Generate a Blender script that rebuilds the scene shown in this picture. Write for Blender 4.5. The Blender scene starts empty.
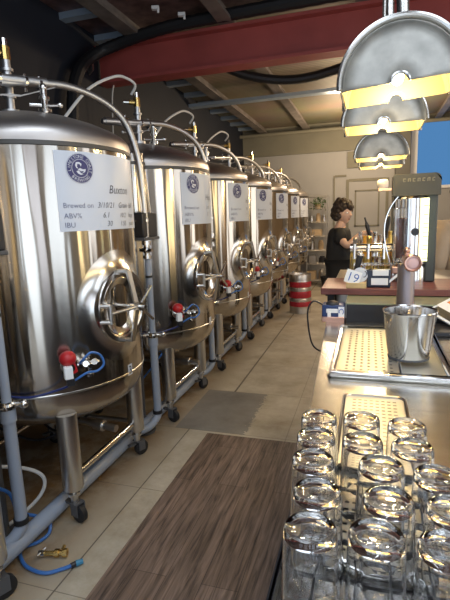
import bpy, math, random
from mathutils import Vector, Matrix
random.seed(4)
SC = bpy.context.scene
COL = SC.collection
PI = math.pi
R = math.radians

# ------------------------------------------------------------------ materials
def new_mat(name):
    m = bpy.data.materials.new(name); m.use_nodes = True
    nt = m.node_tree; b = nt.nodes['Principled BSDF']
    return m, nt, b

def mat(name, col, rough=0.5, metal=0.0, noise=0.0, scale=8.0, bump=0.0, emit=None, estr=0.0, stretch=(1, 1, 1), coat=0.0, trans=0.0, ior=1.45, alpha=1.0):
    m, nt, b = new_mat(name)
    b.inputs['Base Color'].default_value = (*col, 1)
    b.inputs['Roughness'].default_value = rough
    b.inputs['Metallic'].default_value = metal
    b.inputs['Coat Weight'].default_value = coat
    b.inputs['Transmission Weight'].default_value = trans
    b.inputs['IOR'].default_value = ior
    if emit:
        b.inputs['Emission Color'].default_value = (*emit, 1); b.inputs['Emission Strength'].default_value = estr
    if noise or bump:
        tc = nt.nodes.new('ShaderNodeTexCoord'); mp = nt.nodes.new('ShaderNodeMapping'); mp.inputs['Scale'].default_value = stretch
        n = nt.nodes.new('ShaderNodeTexNoise'); n.inputs['Scale'].default_value = scale; n.inputs['Detail'].default_value = 5
        nt.links.new(tc.outputs['Object'], mp.inputs[0]); nt.links.new(mp.outputs[0], n.inputs['Vector'])
        if noise:
            r = nt.nodes.new('ShaderNodeValToRGB')
            r.color_ramp.elements[0].position = 0.3; r.color_ramp.elements[1].position = 0.7
            r.color_ramp.elements[0].color = tuple(c * (1 - noise) for c in col) + (1,)
            r.color_ramp.elements[1].color = tuple(min(1, c * (1 + noise)) for c in col) + (1,)
            nt.links.new(n.outputs[0], r.inputs[0]); nt.links.new(r.outputs[0], b.inputs['Base Color'])
        if bump:
            bp = nt.nodes.new('ShaderNodeBump'); bp.inputs['Strength'].default_value = bump; bp.inputs['Distance'].default_value = 0.01
            nt.links.new(n.outputs[0], bp.inputs['Height']); nt.links.new(bp.outputs[0], b.inputs['Normal'])
    return m

def brushed(name, col, rough, aniso=0.8, axis='Z', wave=0.0):
    """polished circumferentially: highlights run along the axis"""
    m, nt, b = new_mat(name)
    b.inputs['Metallic'].default_value = 1
    b.inputs['Anisotropic'].default_value = aniso
    b.inputs['Anisotropic Rotation'].default_value = 0.25
    t = nt.nodes.new('ShaderNodeTangent'); t.direction_type = 'RADIAL'; t.axis = axis
    nt.links.new(t.outputs[0], b.inputs['Tangent'])
    tc = nt.nodes.new('ShaderNodeTexCoord'); mp = nt.nodes.new('ShaderNodeMapping'); mp.inputs['Scale'].default_value = (1, 1, 0.25)
    n = nt.nodes.new('ShaderNodeTexNoise'); n.inputs['Scale'].default_value = 5; n.inputs['Detail'].default_value = 4
    nt.links.new(tc.outputs['Object'], mp.inputs[0]); nt.links.new(mp.outputs[0], n.inputs['Vector'])
    r = nt.nodes.new('ShaderNodeMapRange'); r.inputs[3].default_value = rough * 0.8; r.inputs[4].default_value = rough * 1.2
    nt.links.new(n.outputs[0], r.inputs[0]); nt.links.new(r.outputs[0], b.inputs['Roughness'])
    c = nt.nodes.new('ShaderNodeMix'); c.data_type = 'RGBA'
    c.inputs[6].default_value = (*[x * .93 for x in col], 1); c.inputs[7].default_value = (*[min(1, x * 1.05) for x in col], 1)
    nt.links.new(n.outputs[0], c.inputs[0]); nt.links.new(c.outputs[2], b.inputs['Base Color'])
    if wave:
        mp2 = nt.nodes.new('ShaderNodeMapping'); mp2.inputs['Scale'].default_value = (1, 1, .07)
        n2 = nt.nodes.new('ShaderNodeTexNoise'); n2.inputs['Scale'].default_value = 5.5; n2.inputs['Detail'].default_value = 2
        nt.links.new(tc.outputs['Object'], mp2.inputs[0]); nt.links.new(mp2.outputs[0], n2.inputs['Vector'])
        bp = nt.nodes.new('ShaderNodeBump'); bp.inputs['Strength'].default_value = 1; bp.inputs['Distance'].default_value = wave
        nt.links.new(n2.outputs[0], bp.inputs['Height']); nt.links.new(bp.outputs[0], b.inputs['Normal'])
    return m

def glass(name, col=(1, 1, 1), rough=0.0, ior=1.45):
    return mat(name, col, rough, 0, trans=1.0, ior=ior)

M = {}
M['tank'] = brushed('tank_steel', (.49, .445, .39), .17, .9, wave=.016)
M['dome'] = mat('dome_steel', (.52, .48, .45), .40, 1, noise=.18, scale=3)
M['steel'] = mat('satin_steel', (.62, .60, .57), .3, 1)
M['polish'] = mat('polished_steel', (.75, .73, .70), .14, 1)
M['pipe'] = mat('pipe_steel', (.62, .61, .60), .38, 1)
M['seam'] = mat('seam_dark_steel', (.10, .095, .09), .5, .8)  # darker metal of the seam rings themselves
M['ring'] = mat('manhole_steel', (.60, .57, .53), .2, 1, noise=.1, scale=6)
M['counter'] = mat('counter_steel', (.60, .58, .54), .24, 1, noise=.08, scale=6, bump=.02, stretch=(.3, 4, 1))
M['drip'] = mat('drip_tray_steel', (.72, .68, .58), .42, .9)
M['pvc'] = mat('pvc_grey', (.33, .38, .47), .35)  # blue cast of the sky light put into the grey colour
M['clampblk'] = mat('black_rubber', (.015, .015, .017), .55)
M['black'] = mat('black_plastic', (.02, .02, .024), .38)
M['caster'] = mat('caster_dark', (.09, .09, .095), .45)
M['label'] = mat('label_white', (.56, .60, .68), .35)
M['navy'] = mat('logo_navy', (.028, .03, .13), .45)
M['ink'] = mat('marker_ink', (.03, .03, .05), .6)
M['print'] = mat('grey_print', (.10, .11, .20), .6)
M['white'] = mat('white_plastic', (.8, .8, .8), .4)
M['red'] = mat('red_plastic', (.42, .015, .02), .35)
M['redband'] = mat('keg_red_band', (.42, .025, .04), .4, noise=.25, scale=12)
M['kegsteel'] = mat('keg_steel', (.60, .57, .54), .38, 1, noise=.2, scale=8)
M['brass'] = mat('brass', (.72, .50, .18), .25, 1)
M['copper'] = mat('copper_bronze', (.60, .36, .28), .3, 1)
M['hoseblue'] = mat('blue_hose', (.05, .16, .45), .3)
M['hoseblack'] = mat('black_hose', (.015, .015, .02), .4)
M['hosewhite'] = mat('white_hose', (.72, .70, .66), .4)
M['navywall'] = mat('wall_navy_paint', (.008, .0108, .020), .65, noise=.12, scale=2)
M['beam'] = mat('red_oxide_paint', (.36, .072, .062), .5, noise=.12, scale=3)
M['purlin'] = mat('purlin_steel', (.19, .165, .15), .5, .3, noise=.3, scale=5)
M['strip'] = mat('galvanised_batten', (.45, .56, .68), .35, .5)
M['backwall'] = mat('wall_back_paint', (.34, .335, .325), .7, noise=.04, scale=2)
M['bulkhead'] = mat('bulkhead_board', (.19, .18, .135), .7, noise=.1, scale=2)
M['tanwall'] = mat('wall_tan_paint', (.36, .29, .21), .7, noise=.06, scale=2)
M['wood'] = mat('red_timber', (.19, .066, .056), .35, noise=.35, scale=6, stretch=(.6, 6, 6))
M['block'] = mat('pale_timber', (.55, .40, .20), .5, noise=.15, scale=10, stretch=(1, 8, 8))
M['skin'] = mat('skin', (.58, .36, .27), .5)
M['shirt'] = mat('black_cotton', (.012, .011, .011), .8, noise=.2, scale=12)
M['trouser'] = mat('charcoal_cotton', (.035, .032, .032), .8)
M['hair'] = mat('dark_brown_hair', (.030, .018, .012), .6, noise=.5, scale=60, bump=.6)
M['hairblk'] = mat('black_hair', (.01, .009, .008), .6, noise=.4, scale=60, bump=.5)
M['jacket'] = mat('beige_cloth', (.48, .36, .25), .8, noise=.1, scale=6, bump=.2)
M['glass'] = glass('clear_glass', (.985, .99, 1.0), 0, 1.48)
M['beer'] = mat('amber_liquid', (.75, .36, .05), .15, .0, coat=.5)
M['lampout'] = mat('weathered_keg_steel', (.50, .485, .44), .55, .45, noise=.2, scale=14)
M['lampin'] = mat('lamp_inner_yellow', (.50, .405, .19), .55, .1)  # steel lining with the bulb's warm yellow put into its colour
M['rim'] = mat('lamp_rim_steel', (.70, .68, .64), .25, 1)
M['bulb'] = mat('lit_bulb', (1, .9, .6), .4, emit=(1, .72, .30), estr=14)
M['blue'] = mat('blue_card', (.05, .12, .40), .4)
M['paper'] = mat('white_card', (.80, .82, .85), .5)
M['green'] = mat('leaf_green', (.07, .13, .035), .6, noise=.4, scale=20)
M['rack'] = mat('rack_wire', (.45, .43, .40), .4, .8)
M['goods'] = mat('tan_goods', (.45, .33, .20), .6, noise=.3, scale=8)
M['orange'] = mat('orange_print', (.7, .22, .05), .5)
M['screen'] = mat('panel_top_glaze', (.30, .31, .19), .25, coat=.3)
M['darkbar'] = mat('bar_front_dark', (.03, .028, .03), .5)
M['concreteblk'] = mat('post_paint', (.09, .085, .07), .6)
M['gold'] = mat('gold_foil', (.78, .58, .18), .3, .9)
M['led'] = mat('lit_led_strip', (.8, .8, .5), .5, emit=(.95, .93, .50), estr=1.3)
M['duct'] = mat('duct_black', (.012, .012, .014), .5)
M['cork'] = mat('brown_cardboard', (.40, .24, .11), .7)

def floor_mat():
    m, nt, b = new_mat('concrete_tile_floor')
    N = nt.nodes.new; L = nt.links.new
    tc = N('ShaderNodeTexCoord'); sep = N('ShaderNodeSeparateXYZ'); L(tc.outputs['Object'], sep.inputs[0])
    def math_(op, a, bb=None, c=None):
        n = N('ShaderNodeMath'); n.operation = op
        for i, v in enumerate((a, bb, c)):
            if v is None: continue
            if isinstance(v, (int, float)): n.inputs[i].default_value = v
            else: L(v, n.inputs[i])
        return n.outputs[0]
    X, Y = sep.outputs[0], sep.outputs[1]
    n1 = N('ShaderNodeTexNoise'); n1.inputs['Scale'].default_value = 2.2; n1.inputs['Detail'].default_value = 8; n1.inputs['Roughness'].default_value = .7
    L(tc.outputs['Object'], n1.inputs['Vector'])
    n2 = N('ShaderNodeTexNoise'); n2.inputs['Scale'].default_value = 40; n2.inputs['Detail'].default_value = 4
    L(tc.outputs['Object'], n2.inputs['Vector'])
    ramp = N('ShaderNodeValToRGB'); ramp.color_ramp.elements[0].position = .3; ramp.color_ramp.elements[1].position = .68
    ramp.color_ramp.elements[0].color = (.28, .225, .15, 1); ramp.color_ramp.elements[1].color = (.56, .52, .43, 1)
    L(n1.outputs[0], ramp.inputs[0])
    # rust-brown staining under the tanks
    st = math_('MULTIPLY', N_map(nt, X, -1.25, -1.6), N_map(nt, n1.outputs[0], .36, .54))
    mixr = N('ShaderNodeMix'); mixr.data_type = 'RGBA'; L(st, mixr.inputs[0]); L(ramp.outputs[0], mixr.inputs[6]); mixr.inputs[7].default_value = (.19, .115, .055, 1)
    # darker replaced slab with a ragged right edge
    wob = math_('MULTIPLY', math_('SUBTRACT', n2.outputs[0], .5), .16)
    xr = math_('ADD', X, wob)
    p = math_('MULTIPLY', math_('MULTIPLY', math_('GREATER_THAN', X, -1.42), math_('LESS_THAN', xr, -.86)),
              math_('MULTIPLY', math_('GREATER_THAN', Y, 3.06), math_('LESS_THAN', Y, 3.87)))
    mixp = N('ShaderNodeMix'); mixp.data_type = 'RGBA'; L(math_('MULTIPLY', p, .85), mixp.inputs[0]); L(mixr.outputs[2], mixp.inputs[6])
    rp = N('ShaderNodeValToRGB'); rp.color_ramp.elements[0].color = (.13, .125, .12, 1); rp.color_ramp.elements[1].color = (.25, .24, .225, 1)
    rp.color_ramp.elements[0].position = .3; rp.color_ramp.elements[1].position = .7
    L(n1.outputs[0], rp.inputs[0]); L(rp.outputs[0], mixp.inputs[7])
    # joints
    def line(v, pos, w): return math_('LESS_THAN', math_('ABSOLUTE', math_('SUBTRACT', v, pos)), w)
    j = math_('MULTIPLY', line(X, -1.165, .009), math_('GREATER_THAN', Y, 3.87))
    j = math_('MAXIMUM', j, math_('MULTIPLY', line(X, -1.30, .004), math_('LESS_THAN', Y, 3.06)))
    fy = math_('FRACT', math_('DIVIDE', math_('ADD', Y, -3.06), .81))
    j = math_('MAXIMUM', j, math_('MULTIPLY', math_('LESS_THAN', fy, .006), .7))
    j = math_('MAXIMUM', j, math_('MULTIPLY', line(X, -.55, .003), .5))
    mixj = N('ShaderNodeMix'); mixj.data_type = 'RGBA'; L(math_('MULTIPLY', j, .8), mixj.inputs[0]); L(mixp.outputs[2], mixj.inputs[6]); mixj.inputs[7].default_value = (.06, .045, .035, 1)
    L(mixj.outputs[2], b.inputs['Base Color'])
    rr = N('ShaderNodeMapRange'); rr.inputs[3].default_value = .35; rr.inputs[4].default_value = .6; L(n1.outputs[0], rr.inputs[0]); L(rr.outputs[0], b.inputs['Roughness'])
    bp = N('ShaderNodeBump'); bp.inputs['Strength'].default_value = .12; bp.inputs['Distance'].default_value = .005; L(n2.outputs[0], bp.inputs['Height']); L(bp.outputs[0], b.inputs['Normal'])
    return m

def N_map(nt, sock, a, c):
    n = nt.nodes.new('ShaderNodeMapRange'); n.inputs[1].default_value = a; n.inputs[2].default_value = c
    nt.links.new(sock, n.inputs[0]); return n.outputs[0]

def plank_mat():
    m, nt, b = new_mat('timber_look_vinyl')
    N = nt.nodes.new; L = nt.links.new
    tc = N('ShaderNodeTexCoord')
    br = N('ShaderNodeTexBrick'); br.offset = .37; br.inputs['Scale'].default_value = 1; br.inputs['Brick Width'].default_value = 1.2; br.inputs['Row Height'].default_value = .17
    br.inputs['Mortar Size'].default_value = .0012; br.inputs['Mortar'].default_value = (.03, .02, .015, 1)
    br.inputs['Color1'].default_value = (.125, .088, .068, 1); br.inputs['Color2'].default_value = (.165, .12, .096, 1)
    mp = N('ShaderNodeMapping'); mp.inputs['Rotation'].default_value = (0, 0, R(90)); L(tc.outputs['Object'], mp.inputs[0]); L(mp.outputs[0], br.inputs[0])
    mp2 = N('ShaderNodeMapping'); mp2.inputs['Scale'].default_value = (30, 1.8, 1); L(tc.outputs['Object'], mp2.inputs[0])
    n = N('ShaderNodeTexNoise'); n.inputs['Scale'].default_value = 1.6; n.inputs['Detail'].default_value = 7; n.inputs['Roughness'].default_value = .65; n.inputs['Distortion'].default_value = .6
    L(mp2.outputs[0], n.inputs['Vector'])
    r = N('ShaderNodeValToRGB'); r.color_ramp.elements[0].position = .34; r.color_ramp.elements[1].position = .68
    r.color_ramp.elements[0].color = (.32, .30, .29, 1); r.color_ramp.elements[1].color = (2.0, 1.96, 1.92, 1); L(n.outputs[0], r.inputs[0])
    mx = N('ShaderNodeMix'); mx.data_type = 'RGBA'; mx.blend_type = 'MULTIPLY'; mx.inputs[0].default_value = 1
    L(br.outputs[0], mx.inputs[6]); L(r.outputs[0], mx.inputs[7]); L(mx.outputs[2], b.inputs['Base Color'])
    b.inputs['Roughness'].default_value = .5
    bp = N('ShaderNodeBump'); bp.inputs['Strength'].default_value = .1; bp.inputs['Distance'].default_value = .003; L(n.outputs[0], bp.inputs['Height']); L(bp.outputs[0], b.inputs['Normal'])
    return m

def roof_mat():
    m, nt, b = new_mat('roof_insulation_sheet')
    N = nt.nodes.new; L = nt.links.new
    tc = N('ShaderNodeTexCoord')
    w = N('ShaderNodeTexWave'); w.wave_type = 'BANDS'; w.bands_direction = 'Y'; w.inputs['Scale'].default_value = 4.5; w.inputs['Distortion'].default_value = .6; w.inputs['Detail'].default_value = 2
    L(tc.outputs['Object'], w.inputs[0])
    n = N('ShaderNodeTexNoise'); n.inputs['Scale'].default_value = 1.5; n.inputs['Detail'].default_value = 6; L(tc.outputs['Object'], n.inputs['Vector'])
    r = N('ShaderNodeValToRGB'); r.color_ramp.elements[0].position = .0; r.color_ramp.elements[1].position = .5
    r.color_ramp.elements[0].color = (.15, .12, .08, 1); r.color_ramp.elements[1].color = (.30, .255, .185, 1); L(w.outputs[0], r.inputs[0])
    mx = N('ShaderNodeMix'); mx.data_type = 'RGBA'; mx.blend_type = 'MULTIPLY'; mx.inputs[0].default_value = .5
    L(r.outputs[0], mx.inputs[6]); L(n.outputs[1], mx.inputs[7]); L(mx.outputs[2], b.inputs['Base Color'])
    b.inputs['Roughness'].default_value = .6
    return m

M['floor'] = floor_mat(); M['plank'] = plank_mat(); M['roof'] = roof_mat()
M['mesh'] = mat('sarking_maroon', (.10, .058, .056), .45, noise=.6, scale=9)

# ------------------------------------------------------------------ mesh helpers
def catmull(pts, n=6):
    P = [Vector(p) for p in pts]
    if len(P) < 3: return P
    out = []
    for i in range(len(P) - 1):
        p0 = P[max(i - 1, 0)]; p1 = P[i]; p2 = P[i + 1]; p3 = P[min(i + 2, len(P) - 1)]
        for k in range(n):
            t = k / n
            out.append(.5 * ((2 * p1) + (-p0 + p2) * t + (2 * p0 - 5 * p1 + 4 * p2 - p3) * t * t + (-p0 + 3 * p1 - 3 * p2 + p3) * t ** 3))
    out.append(P[-1]); return out

class MB:
    def __init__(s): s.v = []; s.f = []
    def add(s, vs, fs, X=None):
        o = len(s.v)
        s.v += [tuple(X @ Vector(v)) if X is not None else tuple(v) for v in vs]
        s.f += [tuple(i + o for i in f) for f in fs]; return s
    def box(s, c, d, rz=0, X=None):
        x, y, z = (k / 2 for k in d)
        m = Matrix.Translation(c) @ Matrix.Rotation(rz, 4, 'Z')
        if X is not None: m = Matrix.Translation(c) @ X
        vs = [(sx * x, sy * y, sz * z) for sx in (-1, 1) for sy in (-1, 1) for sz in (-1, 1)]
        return s.add(vs, [(0, 1, 3, 2), (4, 6, 7, 5), (0, 4, 5, 1), (2, 3, 7, 6), (0, 2, 6, 4), (1, 5, 7, 3)], m)
    def b2(s, a, b):
        return s.box([(a[i] + b[i]) / 2 for i in range(3)], [abs(b[i] - a[i]) for i in range(3)])
    def lathe(s, prof, n=24, X=None, a0=0, a1=None):
        full = a1 is None
        vs = []; fs = []; k = n if full else n + 1
        for r, z in prof:
            for i in range(k):
                a = (2 * PI * i / n) if full else a0 + (a1 - a0) * i / n
                vs.append((r * math.cos(a), r * math.sin(a), z))
        for j in range(len(prof) - 1):
            for i in range(n):
                i2 = (i + 1) % k
                a, b_, c, d = j * k + i, j * k + i2, (j + 1) * k + i2, (j + 1) * k + i
                if prof[j][0] < 1e-6: fs.append((a, c, d)) if True else None
                elif prof[j + 1][0] < 1e-6: fs.append((a, b_, d))
                else: fs.append((a, b_, c, d))
        return s.add(vs, fs, X)
    def cyl(s, p0, p1, r, r1=None, n=16):
        p0 = Vector(p0); p1 = Vector(p1); h = (p1 - p0).length; r1 = r if r1 is None else r1
        X = Matrix.Translation(p0) @ (p1 - p0).to_track_quat('Z', 'Y').to_matrix().to_4x4()
        return s.lathe([(0, 0), (r, 0), (r1, h), (0, h)], n, X)
    def tube(s, pts, r, n=8, closed=False):
        P = [Vector(p) for p in pts]; m = len(P); vs = []; fs = []
        u = None
        for i in range(m):
            if closed: t = (P[(i + 1) % m] - P[i - 1]).normalized()
            else: t = (P[min(i + 1, m - 1)] - P[max(i - 1, 0)]).normalized()
            if u is None:
                u = t.cross(Vector((0, 0, 1)))
                if u.length < .1: u = t.cross(Vector((1, 0, 0)))
            u = (u - t * u.dot(t)).normalized(); w = t.cross(u)
            rr = r[i] if isinstance(r, (list, tuple)) else r
            for k in range(n):
                a = 2 * PI * k / n; q = P[i] + (u * math.cos(a) + w * math.sin(a)) * rr; vs.append(tuple(q))
        for i in range(m if closed else m - 1):
            for k in range(n):
                k2 = (k + 1) % n; j = (i + 1) % m
                fs.append((i * n + k, i * n + k2, j * n + k2, j * n + k))
        if not closed:
            fs.append(tuple(range(n))[::-1]); fs.append(tuple((m - 1) * n + k for k in range(n)))
        return s.add(vs, fs)
    def ball(s, c, r, n=16, m=10, X=None):
        rx, ry, rz = r if isinstance(r, (tuple, list)) else (r, r, r)
        prof = [(math.sin(PI * i / m), -math.cos(PI * i / m)) for i in range(m + 1)]
        prof[0] = (0, -1); prof[-1] = (0, 1)
        T = Matrix.Translation(c) @ (X if X is not None else Matrix.Identity(4)) @ Matrix.Diagonal((rx, ry, rz, 1))
        return s.lathe(prof, n, T)
    def prism(s, poly, z0, z1, X=None):
        n = len(poly); vs = [(x, y, z0) for x, y in poly] + [(x, y, z1) for x, y in poly]
        fs = [tuple(range(n))[::-1], tuple(range(n, 2 * n))] + [(i, (i + 1) % n, n + (i + 1) % n, n + i) for i in range(n)]
        return s.add(vs, fs, X)
    def mesh(s, name, m, smooth=True, ang=35):
        me = bpy.data.meshes.new(name); me.from_pydata(s.v, [], s.f)
        import bmesh
        bm = bmesh.new(); bm.from_mesh(me); bmesh.ops.remove_doubles(bm, verts=bm.verts, dist=1e-6)
        bmesh.ops.recalc_face_normals(bm, faces=bm.faces); bm.to_mesh(me); bm.free()
        if m: me.materials.append(m)
        if smooth:
            me.polygons.foreach_set('use_smooth', [True] * len(me.polygons)); me.set_sharp_from_angle(angle=R(ang))
        return me
    def build(s, name, m, parent=None, bevel=0, smooth=True, loc=None, ang=35):
        o = bpy.data.objects.new(name, s.mesh(name, m, smooth, ang)); COL.objects.link(o)
        if parent: o.parent = parent
        if loc: o.location = loc
        if bevel:
            md = o.modifiers.new('bevel', 'BEVEL'); md.width = bevel; md.segments = 2; md.limit_method = 'ANGLE'; md.angle_limit = R(40)
        return o

def tag(o, label=None, cat=None, group=None, kind=None):
    if label: o['label'] = label
    if cat: o['category'] = cat
    if group: o['group'] = group
    if kind: o['kind'] = kind
    return o
def empty(name, loc, rz=0):
    o = bpy.data.objects.new(name, None); COL.objects.link(o); o.location = loc; o.rotation_euler = (0, 0, rz); o.empty_display_size = .05; return o
def thing(name, loc, label, cat, group=None, rz=0):
    return tag(empty(name, loc, rz), label, cat, group)
def struct(mb, name, m, bevel=0, smooth=False):
    return tag(mb.build(name, m, bevel=bevel, smooth=smooth), kind='structure')
KIDS = {}
def copy_tree(o, parent=None):
    c = o.copy(); COL.objects.link(c)
    if parent: c.parent = parent
    for ch in list(o.children): copy_tree(ch, c)
    return c

DG = None
def text_geo(body, size, align='LEFT', shear=0.0, thin=0.006):
    """flat text as (verts, faces) in its own XY plane"""
    cu = bpy.data.curves.new('t', 'FONT'); cu.body = body; cu.size = size; cu.align_x = align; cu.shear = shear; cu.resolution_u = 2; cu.offset = -thin * (size if size < 1 else 1)
    ob = bpy.data.objects.new('t', cu); COL.objects.link(ob)
    bpy.context.view_layer.update()
    me = bpy.data.meshes.new_from_object(ob.evaluated_get(bpy.context.evaluated_depsgraph_get()))
    vs = [tuple(v.co) for v in me.vertices]; fs = [tuple(p.vertices) for p in me.polygons]
    bpy.data.objects.remove(ob); bpy.data.curves.remove(cu); bpy.data.meshes.remove(me)
    return vs, fs

# ------------------------------------------------------------------ camera
f, p, yw, rl = 457., .178, .308, .035
fw = Vector((-math.sin(yw) * math.cos(p), math.cos(yw) * math.cos(p), -math.sin(p)))
rt = Vector((math.cos(yw), math.sin(yw), 0)); dn = fw.cross(rt)
rt2 = math.cos(rl) * rt + math.sin(rl) * dn; dn2 = -math.sin(rl) * rt + math.cos(rl) * dn
cam = bpy.data.cameras.new('camera'); co = bpy.data.objects.new('camera', cam); COL.objects.link(co)
mw = Matrix((rt2, -dn2, -fw)).transposed().to_4x4(); mw.translation = (0, 0, 1.6); co.matrix_world = mw
cam.sensor_fit = 'VERTICAL'; cam.sensor_height = 36; cam.lens = 36 * f / 600; cam.clip_start = .02
SC.camera = co
def atz(u, v, z):
    d = (u - 225) / f * rt2 + (v - 300) / f * dn2 + fw
    s = (z - 1.6) / d.z; return (d.x * s, d.y * s)

# ------------------------------------------------------------------ room shell
XL, XR, YB, YF, ZC = -2.9, 3.2, 11.0, -3.0, 3.6
struct(MB().b2((XL - .1, YF - .1, -.1), (XR + .1, YB + .1, 0)), 'floor', M['floor'])
ROOF_FILL = [(-1.2, .0, -2.2, 1.8), (.5, 1.2, -2.2, 1.8), (1.9, 2.9, -2.2, 1.8)]      # unseen roof gaps added for fill light: x0 x1 y0 y1
cm_ = MB(); xs_ = [XL - .1] + [q for s_ in ROOF_FILL for q in s_[:2]] + [XR + .1]
for i in range(0, len(xs_), 2): cm_.b2((xs_[i], YF - .1, ZC), (xs_[i + 1], 4.8, ZC + .08))
for a_, b_, c_, d_ in ROOF_FILL: cm_.b2((a_, YF - .1, ZC), (b_, c_, ZC + .08)).b2((a_, d_, ZC), (b_, 4.8, ZC + .08))
struct(cm_, 'ceiling', M['mesh'])
struct(MB().b2((XL - .1, 4.8, ZC), (XR + .1, YB + .1, ZC + .08)), 'ceiling_rear', M['roof'])
struct(MB().b2((XL - .1, YF, 0), (XL, YB, ZC)), 'wall_left', M['navywall'])
# back wall with a window opening at the right
WX0, WX1, WZ0, WZ1 = .95, 2.6, 2.13, 3.5
bw = MB().b2((XL, YB, 0), (WX0, YB + .1, 2.98)).b2((WX0, YB, 0), (XR, YB + .1, WZ0)).b2((WX1, YB, WZ0), (XR, YB + .1, ZC))
struct(bw, 'wall_back', M['backwall'])
struct(MB().b2((XL, YB - .06, 2.98), (WX0 - .14, YB + .1, ZC)).b2((WX0 - .14, YB, WZ1), (WX1, YB + .1, ZC)), 'trim_1', M['bulkhead'])
w = struct(MB().b2((WX0 - .13, YB - .04, WZ0 - .06), (WX0, YB + .06, WZ1)).b2((WX0, YB - .04, WZ0 - .06), (WX1, YB + .06, WZ0)).b2((WX0, YB - .02, WZ1 - .04), (WX1, YB + .06, WZ1)), 'window_1', M['white'])
MB().b2((WX0, YB + .02, WZ0), (WX1, YB + .026, WZ1)).build('pane', mat('window_pane', (1, 1, 1), 0, trans=1, ior=1.0), w, smooth=False)
# doors and panels in the back wall
d1 = struct(MB().b2((-.52, YB - .03, 0), (-.46, YB, 2.35)).b2((.33, YB - .03, 0), (.39, YB, 2.35)).b2((-.46, YB - .03, 2.3), (.33, YB, 2.36)), 'door_1', M['bulkhead'])
MB().b2((-.46, YB - .012, 0), (.33, YB - .002, 2.3)).build('door_panel', M['backwall'], d1, smooth=False)
MB().b2((-.33, YB - .03, 1.3), (.2, YB - .012, 1.33)).b2((-.33, YB - .03, 1.3), (-.30, YB - .012, 2.1)).b2((.17, YB - .03, 1.3), (.2, YB - .012, 2.1)).b2((-.33, YB - .03, 2.08), (.2, YB - .012, 2.11)).build('panel_moulding', M['bulkhead'], d1, smooth=False)
struct(MB().b2((-.80, YB - .035, 0), (-.77, YB, 2.45)).b2((-.77, YB - .03, 2.42), (-.52, YB, 2.46)), 'trim_2', M['bulkhead'])
struct(MB().b2((.5, YB - .4, 0), (.78, YB - .06, ZC)), 'trim_3', M['concreteblk'])
struct(MB().b2((-.5, YB - .05, 2.6), (.45, YB, 2.95)), 'trim_4', M['bulkhead'])
# right wall with shop openings, front wall with shop openings
OP = [(-1.6, .2), (1.1, 1.7), (2.1, 3.4), (4.4, 6.0)]
rw = MB().b2((XR, YF, 0), (XR + .1, YB, .5)).b2((XR, YF, 3.0), (XR + .1, YB, ZC))
ys = [YF] + [q for o_ in OP for q in o_] + [YB]
for i in range(0, len(ys), 2): rw.b2((XR, ys[i], .5), (XR + .1, ys[i + 1], 3.0))
struct(rw, 'wall_right', M['tanwall'])
OF = [(-2.5, -1.5), (-1.1, -.25), (.1, .5), (.75, 1.6), (1.9, 2.9)]
fwl = MB().b2((XL, YF - .1, 2.9), (XR, YF, ZC)); xs = [XL] + [q for o_ in OF for q in o_] + [XR]
for i in range(0, len(xs), 2): fwl.b2((xs[i], YF - .1, 0), (xs[i + 1], YF, 2.9))
struct(fwl, 'wall_front', M['tanwall'])
# red oxide I beam
bm_ = MB().b2((XL + .02, 4.79, 3.12), (XR, 4.82, 3.44)).b2((XL + .02, 4.70, 3.09), (XR, 4.90, 3.12)).b2((XL + .02, 4.70, 3.44), (XR, 4.90, 3.47))
tag(struct(bm_, 'trim_5', M['beam']), 'red oxide painted steel roof beam')
# purlins along the room and battens over the wall
n_ = 6
for x, wd in ((-2.36, .16), (-1.38, .14), (-.1, .12), (1.3, .12)):
    q = MB().b2((x - wd / 2, YF, 3.47), (x + wd / 2, YB, 3.5)).b2((x - .015, YF, 3.5), (x + .015, YB, ZC))
    struct(q, 'trim_%d' % n_, M['purlin']); n_ += 1
for i, y in enumerate((3.58, 4.2, 4.80, 5.45, 6.05, 6.69, 7.36, 8.0, 8.65, 9.3, 9.95, 10.6)):
    q = MB().b2((XL, y - .05, 3.54), (-2.44, y + .05, 3.555)).b2((XL, y - .05, 3.555), (-2.44, y - .035, ZC)).b2((XL, y + .035, 3.555), (-2.44, y + .05, ZC))
    struct(q, 'trim_%d' % n_, M['strip']); n_ += 1
struct(MB().b2((XL, 7.5, 3.42), (XR, 7.66, 3.47)), 'trim_%d' % n_, M['strip']); n_ += 1
struct(MB().cyl((XL, 10.7, 3.42), (XR, 10.7, 3.42), .04), 'trim_%d' % n_, M['bulkhead'], smooth=True); n_ += 1

# ducting and cable
du = MB(); pts = catmull([(-2.8, 4.05, 2.3), (-2.8, 4.1, 2.75), (-2.8, 4.22, 3.05), (-2.78, 4.45, 3.27), (-2.6, 4.60, 3.40), (-2.0, 4.62, 3.50), (-1.2, 4.64, 3.53), (-.2, 4.64, 3.54)], 14)
du.tube(pts, [.062 if i % 2 else .058 for i in range(len(pts))], 10)
tag(du.build('flexible_duct', M['duct']), 'black ribbed conduit bending from dark wall over red beam', 'duct')
du = MB(); du.tube(catmull([(-2.3, 5.05, 3.45), (-1.75, 5.3, 3.34), (-1.35, 5.5, 3.20), (-.85, 5.6, 3.13), (-.3, 5.6, 3.2), (.5, 5.5, 3.4), (.9, 5.4, 3.5)], 8), .05, 10)
tag(du.build('sagging_hose', M['duct']), 'dark sagging hose slung under the roof behind red beam', 'hose')
tag(MB().tube(catmull([(-2.78, 4.9, 3.44), (-2.74, 4.87, 3.2), (-2.76, 4.8, 2.95), (-2.78, 4.78, 2.3)], 8), .008, 6).build('hanging_cable', M['hosewhite']), 'thin white cable hanging against the red beam end', 'cable')
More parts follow.
